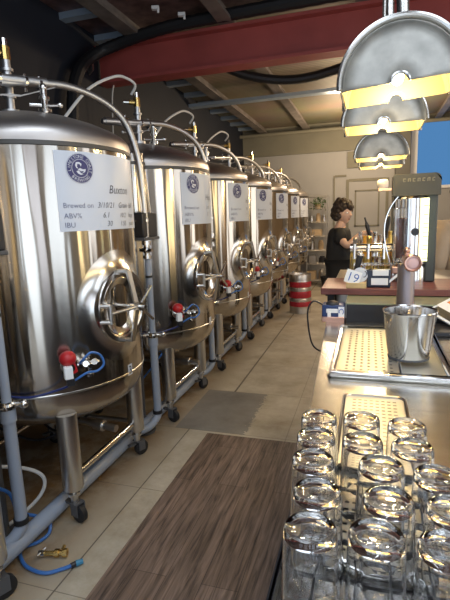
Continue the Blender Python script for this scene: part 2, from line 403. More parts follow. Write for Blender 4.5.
for i, (x, y, z) in enumerate(((-1.95, 4.3, 3.55), (-1.75, 4.45, 3.52))):
    b_ = MB().box((x, y, z), (.07, .05, .03), .3).box((x + .03, y - .01, z - .03), (.02, .02, .04))
    tag(b_.build('roof_bracket', M['white'], bevel=.005), ('white roof bracket, left one of two above the red beam', 'white roof bracket, right one of two above the red beam')[i], 'bracket', 'white roof brackets')
# leaf shaped bracket on the wall
tag(MB().prism([(-.05, .08), (.06, .03), (.05, -.10), (.0, -.14), (-.02, -.03)], -.01, .01, Matrix.Translation((-2.87, 4.55, 3.28)) @ Matrix.Rotation(R(90), 4, 'X')).build('metal_tag', M['steel']), 'small pale metal tag on the dark wall above the conduit', 'tag')

# ------------------------------------------------------------------ floor mat
fm = MB().b2((-1.135, -.4, .0), (.55, 3.02, .006))
tag(fm.build('floor_mat', M['plank'], smooth=False), 'brown timber-look vinyl floor mat lying beside the bar', 'mat')

# ------------------------------------------------------------------ fermenting tanks
RT = .56; FA = R(-8)
def cylpt(a, r, z): return (r * math.cos(a), r * math.sin(a), z)
def bend(vs, r, a0, z0):
    return [cylpt(a0 + x / r, r, z0 + y) for x, y, *_ in vs]

LAB_A0, LAB_A1, LAB_Z0, LAB_Z1 = R(-40), R(21), 1.56, 1.94
def label_part(root, beer, extra):
    n = 24; sh = MB(); r0, r1 = RT + .001, RT + .003
    vs = []; fs = []
    for i in range(n + 1):
        a = LAB_A0 + (LAB_A1 - LAB_A0) * i / n
        vs += [cylpt(a, r0, LAB_Z0), cylpt(a, r1, LAB_Z0), cylpt(a, r1, LAB_Z1), cylpt(a, r0, LAB_Z1)]
    for i in range(n):
        for k in range(4):
            fs.append((4 * i + k, 4 * i + (k + 1) % 4, 4 * i + 4 + (k + 1) % 4, 4 * i + 4 + k))
    fs += [(3, 2, 1, 0), (4 * n, 4 * n + 1, 4 * n + 2, 4 * n + 3)]
    lab = sh.add(vs, fs).build('sign_sheet', M['label'], root); lab['label'] = 'white sign sheet with round logo'
    rr = RT + .0045
    W = (LAB_A1 - LAB_A0) * rr
    lx, lz = .125, .30; lr = .072                         # logo centre in sheet space
    def put(mb, g, x, y, r=rr): mb.add(bend([(v[0] + x, v[1] + y) for v in g[0]], r, LAB_A0, LAB_Z0), g[1])
    def ring(ra, rb, n=40):
        vs = []; fs = []
        for i in range(n):
            a = 2 * PI * i / n
            vs += [(ra * math.cos(a), ra * math.sin(a)), (rb * math.cos(a), rb * math.sin(a))]
        for i in range(n): j = (i + 1) % n; fs.append((2 * i, 2 * i + 1, 2 * j + 1, 2 * j))
        return vs, fs
    def grid_disc(r, n=40, m=5):
        vs = [(0, 0)]; fs = []
        for j in range(1, m + 1):
            for i in range(n): a = 2 * PI * i / n; vs.append((r * j / m * math.cos(a), r * j / m * math.sin(a)))
        for i in range(n): fs.append((0, 1 + i, 1 + (i + 1) % n))
        for j in range(m - 1):
            for i in range(n): a = 1 + j * n; fs.append((a + i, a + n + i, a + n + (i + 1) % n, a + (i + 1) % n))
        return vs, fs
    lg = MB(); put(lg, grid_disc(lr), lx, lz); logo = lg.build('logo', M['navy'], lab)
    em = MB(); r2 = rr + .0008
    put(em, ring(lr * .95, lr * .985), lx, lz, r2); put(em, ring(lr * .585, lr * .615), lx, lz, r2)
    def arc_text(txt, start, step, rad, size, flip=False):
        for i, ch in enumerate(txt):
            a = R(start - i * step) if not flip else R(start + i * step)
            g = text_geo(ch, size, 'CENTER')
            if not g[0]: continue
            th = a - PI / 2 if not flip else a + PI / 2
            c, s_ = math.cos(th), math.sin(th)
            rd = rad if not flip else rad
            vv = [(v[0] * c - (v[1] - size * .33) * s_ + rd * math.cos(a), v[0] * s_ + (v[1] - size * .33) * c + rd * math.sin(a)) for v in g[0]]
            put(em, (vv, g[1]), lx, lz, r2)
    arc_text('LIMESTONE COAST', 190, 14.6, lr * .78, lr * .30)
    arc_text('BREWING', 225, 15, lr * .78, lr * .30, True)
    # emblem: a curled head over a leaf-like wing, white on navy
    def poly(pts): return [(x * lr, y * lr) for x, y in pts], [tuple(range(len(pts)))]
    for P in ([(-.28, .40), (-.05, .42), (.12, .30), (.05, .12), (-.02, .28), (-.18, .30), (-.24, .12), (-.14, -.02), (-.28, .02), (-.36, .20)],
              [(-.20, -.06), (.0, .02), (.20, -.05), (.42, -.02), (.34, -.22), (.12, -.30), (.26, -.16), (.04, -.18)],
              [(-.30, -.20), (-.12, -.12), (.02, -.30), (.22, -.36), (.0, -.42), (-.18, -.34)]):
        put(em, poly(P), lx, lz, r2)
    em.build('logo_lettering', M['label'], lab)
    for t, y in (('Brewed on', .112), ('ABV%', .062), ('IBU', .018)):
        pr = MB(); put(pr, text_geo(t, .036), .022, y); pr.build('printed_text', M['print'], lab)
    for t, x, y, s_ in [(beer, .29, .185, .062)] + extra:
        hw = MB(); put(hw, text_geo(t, s_, shear=.25), x, y); hw.build('handwriting', M['ink'], lab)
    return lab

def make_tank():
    t = empty('fermenting_tank', (0, 0, 0))
    MB().lathe([(0, .50), (.15, .502), (.3, .515), (.38, .532), (.44, .555), (.49, .587), (.528, .63), (.551, .68), (RT, .735), (RT, 1.0), (RT, 1.3), (RT, 1.6), (RT, 1.962)], 96).build('shell', M['tank'], t)
    MB().lathe([(RT + .001, 1.960), (RT + .004, 1.963), (RT + .004, 1.980), (RT + .001, 1.983)], 96).build('seam_band', M['seam'], t)
    MB().lathe([(RT, 1.983), (RT, 2.015), (.553, 2.035), (.53, 2.060), (.49, 2.085), (.40, 2.125), (.28, 2.165), (.15, 2.195), (.06, 2.21), (0, 2.212)], 96).build('dome_lid', M['dome'], t)
    MB().lathe([(RT - .001, .740), (RT + .0025, .744), (RT + .0025, .750), (RT - .001, .754)], 96).build('weld_ring', M['steel'], t)
    # legs with casters
    for sx in (1, -1):
        for sy in (-1, 1):
            x, y = .35 * sx, .355 * sy
            lg = MB().lathe([(0, .62), (.055, .62), (.055, .20), (.05, .19), (0, .19)], 24, Matrix.Translation((x, y, 0))).build('leg', M['steel'], t)
            MB().cyl((x, y, .19), (x, y, .105), .02).cyl((x, y, .165), (x, y, .15), .032).build('caster_stem', M['steel'], lg)
            ca = MB(); rot = Matrix.Rotation(R(25 + 40 * sy), 4, 'Z')
            fk = [Vector((0, s * .026, .09)) for s in (-1, 1)]
            for s_ in (-1, 1):
                ca.box((x, y, 0), (0, 0, 0)) if False else None
                ca.add(*boxgeo((.02, s_ * .026, .075), (.05, .006, .07)), Matrix.Translation((x, y, 0)) @ rot)
            ca.add(*boxgeo((.012, 0, .108), (.06, .06, .008)), Matrix.Translation((x, y, 0)) @ rot)
            ca.add(*boxgeo((-.045, 0, .095), (.05, .03, .012)), Matrix.Translation((x, y, 0)) @ rot)
            ca.build('caster_fork', M['caster'], lg)
            wh = MB().lathe([(0, -.02), (.04, -.02), (.05, -.014), (.05, .014), (.04, .02), (0, .02)], 20, Matrix.Translation((x, y, 0)) @ rot @ Matrix.Translation((.03, 0, .05)) @ Matrix.Rotation(R(90), 4, 'X'))
            wh.build('caster_wheel', M['clampblk'], lg)
    for sx in (1, -1):
        MB().cyl((.35 * sx, -.31, .25), (.35 * sx, .31, .25), .019).build('leg_brace', M['polish'], t)
    MB().cyl((-.31, .355, .25), (.31, .355, .25), .016).build('leg_brace', M['steel'], t)
    # manhole
    F = Matrix.Rotation(FA, 4, 'Z') @ Matrix.Translation((0, 0, 1.148)) @ Matrix.Rotation(R(90), 4, 'Y')
    # lathe local z = outward; local x = down, y = sideways
    cm = MB(); vs = []; fs = []; nn = 64
    for j in range(7):
        t_ = j / 6
        for i in range(nn):
            th = 2 * PI * i / nn; ro = 1 / math.sqrt((math.cos(th) / .305) ** 2 + (math.sin(th) / .262) ** 2); ri_ = .2
            rr = ro + (ri_ - ro) * t_; so = rr * math.sin(th)
            vs.append((rr * math.cos(th), rr * math.sin(th), math.sqrt(RT * RT - so * so) + .0005 + .03 * t_ ** 2.2))
    for j in range(6):
        for i in range(nn): fs.append((j * nn + i, j * nn + (i + 1) % nn, (j + 1) * nn + (i + 1) % nn, (j + 1) * nn + i))
    cm.add(vs, fs, F).build('manhole_collar', M['ring'], t, ang=80)
    MB().lathe([(.199, .49), (.199, .565), (.203, .570), (.203, .585), (.198, .590), (.172, .590), (.166, .584), (.166, .545), (.19, .53)], 64, F).build('manhole_ring', M['ring'], t)
    dr = MB().lathe([(.165, .572), (.155, .576), (.145, .570), (.10, .552), (.05, .542), (0, .540)], 48, F).build('manhole_door', M['polish'], t)
    yk = MB()
    def L(x, y, z): return F @ Vector((x, y, z))     # x down, y towards +side, z out
    def bar(a, b, w_, th):
        a = Vector(a); b = Vector(b); d = (b - a); l = d.length; mid = (a + b) / 2
        q = d.to_track_quat('X', 'Z').to_matrix().to_4x4()
        g = boxgeo((0, 0, 0), (l, w_, th)); yk.add(g[0], g[1], F @ Matrix.Translation(mid) @ q)
    bar((-.19, .0, .632), (-.0, .0, .672), .032, .012); bar((.19, .0, .632), (.0, .0, .672), .032, .012)
    bar((-.19, .0, .585), (-.19, .0, .637), .034, .014); bar((.19, .0, .585), (.19, .0, .637), .03, .014)
    bar((-.19, -.055, .598), (-.19, .012, .598), .026, .014)
    yk.build('door_yoke', M['steel'], dr)
    hwl = MB().cyl(L(0, 0, .55), L(0, 0, .73), .012).cyl(L(0, 0, .665), L(0, 0, .70), .024)
    for a in (185, 322, 40):
        c = Vector((math.cos(R(a + 90)) * .15, math.sin(R(a + 90)) * .15, .69))
        if a == 185: continue
        hwl.cyl(L(0, 0, .69), L(*c), .008, n=10)
    hwl.build('hand_wheel', M['polish'], dr)
    hg = MB().cyl(L(-.035, -.165, .63), L(.065, -.165, .63), .011).cyl(L(-.03, -.19, .58), L(-.03, -.165, .63), .011).cyl(L(.055, -.19, .58), L(.055, -.165, .63), .011).cyl(L(.01, -.165, .635), L(-.0, 0, .68), .009)
    hg.build('door_hinge', M['steel'], dr)
    # sample / solenoid valve with red head
    vA = R(-43); ux = Vector((math.cos(vA), math.sin(vA), 0)); tx = Vector((-math.sin(vA), math.cos(vA), 0))
    def V(o_, s_, z): return ux * o_ + tx * s_ + Vector((0, 0, z))
    vb = MB().cyl(V(.55, 0, .90), V(.64, 0, .90), .022).cyl(V(.58, 0, .90), V(.59, 0, .90), .038).build('sample_valve', M['polish'], t)
    MB().ball(V(.615, -.005, .945), (.042, .042, .038)).cyl(V(.615, 0, .945), V(.615, .015, .87), .024).build('valve_head', M['red'], vb)
    Xb = Matrix.Rotation(vA, 4, 'Z')
    MB().box(V(.655, -.015, .885), (.035, .04, .06), X=Xb).build('coil_face', M['paper'], vb, bevel=.003)
    MB().box(V(.65, -.008, .838), (.034, .036, .04), X=Xb).build('coil_plug', M['black'], vb, bevel=.003)
    ft = MB()
    for k in range(5):
        a_ = .05 + .022 * k
        ft.cyl(V(.57, a_, .90 - .012 * (k % 2)), V(.62 + .012 * (k % 3), a_ + .004, .895 + .012 * (k % 2)), .012 + .003 * (k % 2), n=10)
    ft.cyl(V(.60, .04, .90), V(.60, .15, .895), .012, n=10).cyl(V(.60, .10, .90), V(.60, .10, .84), .011, n=10).cyl(V(.60, .10, .845), V(.60, .10, .83), .017, n=10)
    ft.build('valve_fittings', M['polish'], vb)
    MB().tube(catmull([V(.60, .05, .90), V(.64, .06, .93), V(.65, .10, .965), V(.63, .15, .94), V(.63, .165, .89), V(.63, .13, .86), V(.63, .08, .86), V(.62, .02, .83)], 6), .006, 8).build('air_tube', M['hoseblue'], vb)
    MB().tube(catmull([V(.65, -.01, .82), V(.60, -.06, .79), (cylpt(vA - R(18), .585, .765)), (cylpt(vA - R(30), .575, .775)), (cylpt(vA - R(40), .575, .80)), (cylpt(vA - R(55), .57, .82))], 6), .006, 8).build('valve_cable', mat('dark_blue_cable', (.02, .035, .16), .4) if 'dbc' not in M else M['dbc'], vb)
    # number sticker
    sA = R(-3); st = MB(); vs = []
    g = [(-.022, -.032), (.022, -.032), (.022, .032), (-.022, .032)]
    st.add(bend(g, RT + .0015, sA, .765), [(0, 1, 2, 3)]); stk = st.build('number_sticker', M['label'], t)
    # outlet on bottom
    MB().cyl((0, 0, .52), (0, 0, .40), .03).cyl((0, 0, .42), (.45, -.05, .40), .022).cyl((.30, -.035, .407), (.36, -.04, .404), .034).build('outlet_pipe', M['steel'], t)
    # top stack
    MB().cyl((0, 0, 2.20), (0, 0, 2.52), .022).cyl((0, 0, 2.215), (0, 0, 2.235), .05).cyl((0, 0, 2.30), (0, 0, 2.32), .034).cyl((0, 0, 2.44), (0, 0, 2.455), .034).build('top_riser', M['pipe'], t)
    MB().cyl((0, 0, 2.50), (0, 0, 2.57), .026, n=10).cyl((0, 0, 2.535), (-.05, -.04, 2.535), .018, n=10).build('brass_valve', M['brass'], t)
    MB().cyl((-.05, -.04, 2.535), (-.085, -.068, 2.535), .014, n=10).build('valve_knob', M['polish'], t)
    MB().cyl((0, 0, 2.57), (0, 0, 2.61), .017, n=10).build('hose_tail', M['polish'], t)
    r2 = MB().cyl((.12, .02, 2.19), (.12, .02, 2.33), .018).cyl((.12, .02, 2.21), (.12, .02, 2.225), .036).cyl((.12, .02, 2.275), (.12, .02, 2.29), .03).cyl((.12, .02, 2.245), (.20, .05, 2.245), .010, n=8).cyl((.12, .02, 2.245), (.06, -.03, 2.245), .010, n=8).ball((.2, .05, 2.245), .016, 8, 6).ball((.12, .02, 2.34), .022, 10, 6)
    r2.build('relief_valve', M['polish'], t)
    MB().cyl((.0, -.02, 2.30), (.17, .06, 2.345), .004, n=6).cyl((-.09, -.1, 2.3), (.0, -.02, 2.3), .006, n=6).ball((-.09, -.1, 2.3), .014, 8, 6).build('valve_lever', M['steel'], t)
    cp = [(-.16, -.28, 2.36), (-.057, -.1, 2.36), (0, 0, 2.372), (.057, .1, 2.388), (.128, .228, 2.396), (.205, .37, 2.368), (.272, .489, 2.309), (.318, .574, 2.216), (.345, .626, 2.063), (.357, .648, 1.904), (.362, .66, 1.60), (.362, .66, 1.44)]
    pp = MB().tube(catmull(cp, 6), .021, 14).build('spray_pipe', M['pipe'], t)
    dx = Vector((.49, .87, 0))
    for s_ in (-.12, .02, .10):
        c = Vector((0, 0, 2.376)) + dx * s_
        MB().cyl(c - dx * .008, c + dx * .008, .033, n=12).cyl(c, c + Vector((0, 0, -.05)), .008, n=8).cyl(c, c + Vector((0, 0, .045)), .007, n=8).build('pipe_clamp', M['polish'], pp)
    MB().cyl(dx * -.3 + Vector((0, 0, 2.362)), dx * .14 + Vector((0, 0, 2.392)), .027, n=14).build('pipe_sleeve', M['pipe'], pp)
    bv = MB().cyl((.362, .66, 1.46), (.362, .66, 1.43), .03).cyl((.362, .66, 1.43), (.362, .66, 1.36), .02).cyl((.362, .66, 1.36), (.362, .66, 1.335), .03).cyl((.31, .66, 1.395), (.41, .64, 1.395), .012, n=8).ball((.362, .66, 1.395), .028, 12, 8)
    bv.build('blow_off_valve', M['polish'], pp)
    MB().cyl((.362, .66, 1.60), (.26, .48, 1.60), .008, n=8).cyl((.362, .66, 1.59), (.362, .66, 1.61), .027, n=12).build('pipe_bracket', M['polish'], pp)
    return t

def boxgeo(c, d):
    x, y, z = (k / 2 for k in d)
    vs = [(c[0] + sx * x, c[1] + sy * y, c[2] + sz * z) for sx in (-1, 1) for sy in (-1, 1) for sz in (-1, 1)]
    return vs, [(0, 1, 3, 2), (4, 6, 7, 5), (0, 4, 5, 1), (2, 3, 7, 6), (0, 2, 6, 4), (1, 5, 7, 3)]

M['dbc'] = mat('dark_blue_cable', (.02, .035, .16), .4)
AX, AY, SP = -1.85, 2.25, 1.27
tank = make_tank()
ords = ['second', 'third', 'fourth', 'fifth', 'sixth', 'seventh']
TL = ['nearest stainless fermenting tank with large white sign and sticker number 3'] + ['%s stainless fermenting tank from the camera, in the row along the dark wall' % o_ for o_ in ords]
TL[1] = 'second stainless fermenting tank from the camera, its red valve head facing the bar'
TL[6] = 'farthest stainless fermenting tank, seventh in the row, nearest the wire rack'
tanks = []
for k in range(7):
    o = tank if k == 0 else copy_tree(tank)
    o.location = (AX + (.045 if k else 0), AY + SP * k, 0)
    if k:
        for c_ in o.children:
            if c_.name.startswith('leg'): c_.location.x -= .045
    tag(o, TL[k], 'tank', 'stainless fermenting tanks in a row'); tanks.append(o)
prev = copy_tree(tank); prev.location = (AX, AY - SP, 0)
for c_ in list(prev.children):
    if c_.name.startswith('spray_pipe'):
        for q_ in list(c_.children): bpy.data.objects.remove(q_)
        bpy.data.objects.remove(c_)
tag(prev, 'stainless fermenting tank cut off by the left photo edge, only a leg and caster showing', 'tank', 'stainless fermenting tanks in a row')
HW = [('Buxton', [('3/10/21', .205, .112, .04), ('6.1', .235, .062, .04), ('30', .26, .018, .04), ('Grain', .36, .112, .042), ('bill', .48, .112, .042), ('10.2', .37, .062, .036), ('hops', .47, .062, .036), ('1.55', .37, .018, .036), ('yeast', .47, .018, .036)])]
HW2 = ('Hop', [('3 8', .30, .112, .04), ('5', .32, .062, .04), ('24', .45, .062, .036), ('4', .46, .018, .036)])
for c_ in tanks[0].children:
    if c_.name.split('.')[0] in ('top_riser', 'brass_valve', 'hose_tail', 'valve_knob'): c_.location.x -= .09
la = label_part(tanks[0], *HW[0])
lb = label_part(tanks[1], *HW2); lb.rotation_euler.z = R(7)
for k, rot in ((2, 5), (3, 2), (4, 3), (5, 6), (6, 4)):
    c = copy_tree(lb, tanks[k]); c.rotation_euler.z = R(rot)
# the numbers on the stickers
sA = R(-3)
g = text_geo('3', .066, 'CENTER', thin=0); nb = MB().add(bend([(v[0], v[1] - .023) for v in g[0]], RT + .0025, sA, .765), g[1])
for o in list(tanks[0].children):
    if o.name.startswith('number_sticker'): nb.build('sticker_number', M['ink'], o)

# gas hoses arcing between neighbouring tanks
hs = MB().tube(catmull([(-.17, .36, 2.10), (-.12, .52, 2.29), (-.06, .76, 2.53), (0, 1.02, 2.67), (.03, 1.16, 2.69), (.05, 1.25, 2.66), (0.0, 1.27, 2.60)], 8), .0105, 10)
h0 = hs.build('gas_hose', M['hosewhite'])
for k in range(3):
    h = h0 if k == 0 else h0.copy()
    if k: COL.objects.link(h)
    h.location = (AX, AY + SP * k, 0)
    tag(h, 'pale gas hose arching from the %s tank to the %s tank' % ((['nearest'] + ords)[k], ords[k]), 'hose', 'gas hoses over the tanks')

# drain standpipes between the tanks
def drain():
    t = empty('drain_standpipe', (0, 0, 0))
    MB().tube(catmull([(0, 0, .74), (0, 0, .5), (0, 0, .2), (-.005, -.02, .14), (-.04, -.08, .095), (-.09, -.16, .085)], 6), .029, 16).build('pvc_pipe', M['pvc'], t)
    MB().lathe([(.029, .70), (.036, .70), (.036, .76), (.029, .76)], 20).build('pipe_socket', M['pvc'], t)
    MB().cyl((0, 0, .175), (0, 0, .20), .036, n=20).build('rubber_clip', M['clampblk'], t)
    c = MB().cyl((0, 0, .76), (0, 0, .80), .032).cyl((0, 0, .775), (0, 0, .785), .05).cyl((-.06, -.03, .78), (.07, .03, .78), .014, n=10).ball((.07, .03, .78), .022, 10, 6)
    c.build('chrome_clamp', M['polish'], t)
    MB().cyl((0, 0, .80), (0, 0, 1.335), .022, .022).build('riser_pipe', M['pvc'], t)
    MB().cyl((0, 0, 1.20), (0, 0, 1.215), .026).build('riser_clip', M['clampblk'], t)
    return t
d0 = drain()
for k in range(-1, 6):
    d = d0 if k == -1 else copy_tree(d0)
    d.location = (AX + .36, AY + SP * k + .67, 0) if k >= 0 else (-1.588, 1.60, 0)
    tag(d, ('grey plastic drain standpipe at left edge in front of nearest tank' if k < 0 else 'grey plastic drain standpipe between the %s and %s tanks' % ((['nearest'] + ords)[k], ords[k])), 'pipe', 'drain standpipes between the tanks')
tag(MB().cyl((AX + .25, .6, .075), (AX + .25, 9.6, .075), .042, n=20).build('drain_main', M['pvc']), 'long grey drain pipe along the floor under the tanks', 'pipe')

# small vessels on black stands between the tanks
def vessel():
    t = empty('steel_vessel', (0, 0, 0))
    MB().lathe([(0, 1.655), (.125, 1.655), (.128, 1.67), (.105, 1.975), (.105, 1.98)], 32).build('vessel_body', M['tank'], t)
    MB().lathe([(.107, 1.978), (.109, 1.98), (.109, 1.995), (.107, 1.997)], 32).build('seam_band', M['seam'], t)
    MB().lathe([(.105, 1.995), (.104, 2.05), (.09, 2.06), (0, 2.065)], 32).build('vessel_collar', M['tank'], t)
    return t
def stand():
    t = empty('black_stand', (0, 0, 0))
    MB().box((0, 0, 1.57), (.26, .22, .165)).build('box', M['black'], t, bevel=.006)
    MB().box((0, 0, 1.475), (.28, .24, .02)).build('tray_lip', M['caster'], t, bevel=.004)
    MB().cyl((-.03, 0, .0), (-.03, 0, 1.47), .022).cyl((-.03, 0, 0), (-.03, 0, .015), .09).build('post', M['caster'], t)
    return t
v0 = vessel(); s0 = stand()
for k, nm in ((-1, 'left of the nearest tank'), (0, 'between the nearest and second tanks')):
    v, s = (v0, s0) if k == -1 else (copy_tree(v0), copy_tree(s0))
    v.location = s.location = ((-1.75 if k < 0 else -1.60), AY + SP * k + .70, 0)
    tag(v, 'small steel vessel on a black box, %s' % nm, 'vessel', 'small steel vessels'); tag(s, 'black box stand holding a steel vessel, %s' % nm, 'stand', 'black box stands')

# loose hoses and fittings on the floor
def gp(u, v, z): return (*atz(u, v, z), z)
hb = MB().tube(catmull([(-1.95, 1.35, .42), gp(0, 489, .30), gp(18, 511, .16), gp(36, 516, .10), gp(49, 521, .05), gp(49, 533, .012), gp(38, 542, .012), gp(24, 547, .012), gp(20, 553, .012), gp(26, 566, .012), gp(44, 573, .012), gp(62, 569, .012), gp(75, 564, .014)], 8), .009, 8)
hbt = tag(hb.build('air_hose', M['hoseblue']), 'blue air hose looping over the floor at lower left', 'hose')
MB().cyl(gp(71, 566, .015), gp(76, 563.5, .016), .013, n=10).build('hose_end', M['black'], hbt)
MB().cyl(gp(76, 563.5, .016), gp(83, 561, .016), .015, .012, n=10).build('hose_coupling', mat('teal_coupling', (.05, .22, .36), .3), hbt)
P0 = Vector(gp(55, 553, .022)); ax_ = Vector((.95, .3, 0))
fl = MB().cyl(P0 - ax_ * .05, P0 + ax_ * .06, .012, n=10).cyl(P0, P0 + ax_ * .02, .020, n=10).cyl(P0 + ax_ * .04, P0 + ax_ * .06, .021, n=10).cyl(P0 + ax_ * .03, P0 + ax_ * .03 + Vector((-.01, .04, .006)), .009, n=8)
flt = tag(fl.build('hose_fitting', M['brass']), 'loose brass and chrome hose fitting lying on the floor', 'fitting')
MB().cyl(P0 - ax_ * .08, P0 - ax_ * .05, .015, n=10).cyl(P0 - ax_ * .065 + Vector((0, -.03, .006)), P0 - ax_ * .065 + Vector((0, .03, .006)), .006, n=8).build('chrome_tail', M['polish'], flt)
tag(MB().tube(catmull([(-2.2, 1.3, .45), (-1.95, 1.55, .42), (-1.75, 1.75, .36), (-1.66, 1.86, .25), (-1.70, 1.82, .12), (-1.85, 1.6, .02), (-2.1, 1.35, .012)], 8), .010, 8).build('white_hose', M['hosewhite']), 'white hose looping under the nearest tank at left', 'hose')
tag(MB().tube(catmull([(-1.43, 3.27, .82), (-1.47, 3.22, .70), (-1.52, 3.12, .58), (-1.62, 3.1, .45), (-1.75, 3.1, .3)], 8), .007, 8).build('blue_hose', M['hoseblue']), 'blue hose hanging from the second tank valve to below', 'hose')
for i, (y0, dy) in enumerate(((2.05, .25), (2.35, -.2), (2.6, .1))):
    tag(MB().tube(catmull([(-2.2, y0, .42), (-1.95, y0 + dy * .3, .30), (-1.8, y0 + dy * .6, .33), (-1.68, y0 + dy, .40), (-1.60, y0 + dy * 1.1, .48)], 8), .008, 6).build('black_hose', M['hoseblack']), 'black hose tangled under the nearest tank, ' + ('closest to the camera', 'middle one', 'farthest from the camera')[i], 'hose', 'black hoses under the nearest tank')

# ------------------------------------------------------------------ keg on the floor
kg = thing('beer_keg', (-1.08, 7.55, 0), 'steel beer keg with three red bands standing at end of tanks', 'keg')
def rp(pts): return pts
MB().lathe([(0, .06), (.14, .055), (.165, .06), (.178, .09), (.178, .20), (.186, .21), (.186, .235), (.178, .245), (.178, .38), (.186, .39), (.186, .415), (.178, .425), (.178, .54), (.165, .58), (.12, .60), (0, .61)], 40).build('keg_body', M['kegsteel'], kg)
for z0, z1 in ((.115, .195), (.258, .368), (.435, .525)):
    MB().lathe([(.1785, z0), (.1805, z0 + .004), (.1805, z1 - .004), (.1785, z1)], 40).build('red_band', M['redband'], kg)
MB().lathe([(.168, 0), (.178, .0), (.178, .09), (.168, .09), (.168, 0)], 40).build('foot_ring', M['kegsteel'], kg)
MB().lathe([(.168, .55), (.178, .55), (.178, .635), (.172, .645), (.166, .635), (.168, .55)], 40).build('top_rim', M['kegsteel'], kg)
MB().cyl((0, 0, .60), (0, 0, .63), .035).build('spear_neck', M['steel'], kg)

# ------------------------------------------------------------------ rack with goods at the back
rk = thing('wire_rack', (-1.12, 10.6, 0), 'wire shelf rack against back wall at the end of tanks', 'rack')
for x in (-.22, .22):
    for y in (-.2, .2): MB().cyl((x, y, 0), (x, y, 2.0), .012, n=8).build('post', M['rack'], rk)
for z in (.12, .5, .8, 1.12, 1.42, 1.72, 1.98):
    q = MB()
    for k in range(9): q.cyl((-.22, -.2 + .05 * k, z), (.22, -.2 + .05 * k, z), .004, n=6)
    for x in (-.22, 0, .22): q.cyl((x, -.2, z - .006), (x, .2, z - .006), .006, n=6)
    q.cyl((-.22, -.2, z + .03), (.22, -.2, z + .03), .005, n=6); q.build('wire_shelf', M['rack'], rk)
items = [(-.12, .12, 'a', 'goods', .18, .2), (.1, .12, 'b', 'steel', .14, .25), (-.1, .5, 'a', 'steel', .15, .18), (.11, .5, 'b', 'black', .16, .16), (-.12, .8, 'b', 'steel', .13, .2), (.08, .8, 'b', 'goods', .12, .22), (-.05, 1.12, 'a', 'goods', .3, .14), (-.13, 1.42, 'b', 'steel', .12, .14), (.02, 1.42, 'b', 'goods', .1, .2), (.15, 1.42, 'b', 'steel', .1, .16)]
nm = {'a': ('carton', 'carton', 'box'), 'b': ('canister', 'canister', 'canister')}
lv = {.12: 'bottom', .5: 'second', .8: 'third', 1.12: 'fourth', 1.42: 'fifth'}
for dx_, z, s, m_, w_, h_ in items:
    side = 'left' if dx_ < -.06 else ('right' if dx_ > .06 else 'middle')
    q = MB()
    if s == 'a': q.box((0, 0, h_ / 2), (w_, .24, h_)).box((0, -.122, h_ * .7), (w_ * .7, .004, h_ * .2))
    else: q.lathe([(0, 0), (w_ / 2, 0), (w_ / 2, h_ * .75), (w_ * .36, h_ * .85), (w_ * .36, h_), (0, h_)], 16)
    o = q.build(nm[s][0], M[m_], loc=(-1.12 + dx_, 10.58, z + .008)); tag(o, '%s %s on the %s wire shelf from below, %s side' % ({'goods': 'tan', 'steel': 'grey metal', 'black': 'black'}[m_], nm[s][1], lv[z], side), nm[s][2], 'goods on the wire rack')
pt = thing('trailing_plant', (-1.10, 10.5, 1.73), 'green leafy plant on the upper shelf of wire rack', 'plant')
MB().lathe([(0, .0), (.05, 0), (.07, .10), (.06, .10), (0, .09)], 16).build('pot', M['goods'], pt)
q = MB()
for i in range(150):
    a = random.uniform(0, 2 * PI); r_ = random.uniform(.0, .2); z = .14 + random.uniform(-.12, .10) - r_ * .3
    X = Matrix.Translation((r_ * math.cos(a), r_ * .6 * math.sin(a), z)) @ Matrix.Rotation(random.uniform(0, 6), 4, 'Z') @ Matrix.Rotation(random.uniform(-1, 1), 4, 'X')
    q.prism([(0, -.03), (.018, 0), (0, .035), (-.018, 0)], -.001, .001, X)
q.build('leaves', M['green'], pt)
# bits standing by the rack
bx = thing('tub', (-.86, 10.3, 0), 'dark low tub on the floor beside the wire rack', 'tub')
MB().lathe([(0, 0), (.13, 0), (.16, .22), (.17, .22), (.17, .24), (.15, .24), (.12, .02), (0, .02)], 24).build('bucket_body', M['black'], bx)
MB().tube(catmull([(-.16, 0, .22), (-.1, -.05, .30), (.1, -.05, .30), (.16, 0, .22)], 6), .005, 6).build('handle', M['steel'], bx)

# ------------------------------------------------------------------ bar
BR = R(2.55)
def edge_x(y): return -.10 - .0445 * y
bt = MB().prism([(edge_x(-.5), -.5), (1.7, -.5), (1.7, 2.5), (edge_x(2.5), 2.5)], 1.02, 1.045)
tag(bt.build('steel_worktop', M['counter'], bevel=.003, smooth=False), 'brushed steel bar worktop under the glasses', 'worktop')
bc = thing('bar_cabinet', (.7, 1.0, 0), 'dark bar cabinet carrying the steel worktop', 'cabinet')
MB().prism([(edge_x(-.5) - .7 + .06, -1.5), (1.0, -1.5), (1.0, 1.5), (edge_x(2.5) - .7 + .06, 1.5)], .0065, 1.02).build('carcass', M['darkbar'], bc, smooth=False)
MB().prism([(edge_x(-.5) - .7 + .004, -1.5), (edge_x(-.5) - .7 + .03, -1.5), (edge_x(2.5) - .7 + .03, 1.5), (edge_x(2.5) - .7 + .004, 1.5)], 1.0, 1.02).build('edge_strip', M['black'], bc, smooth=False)

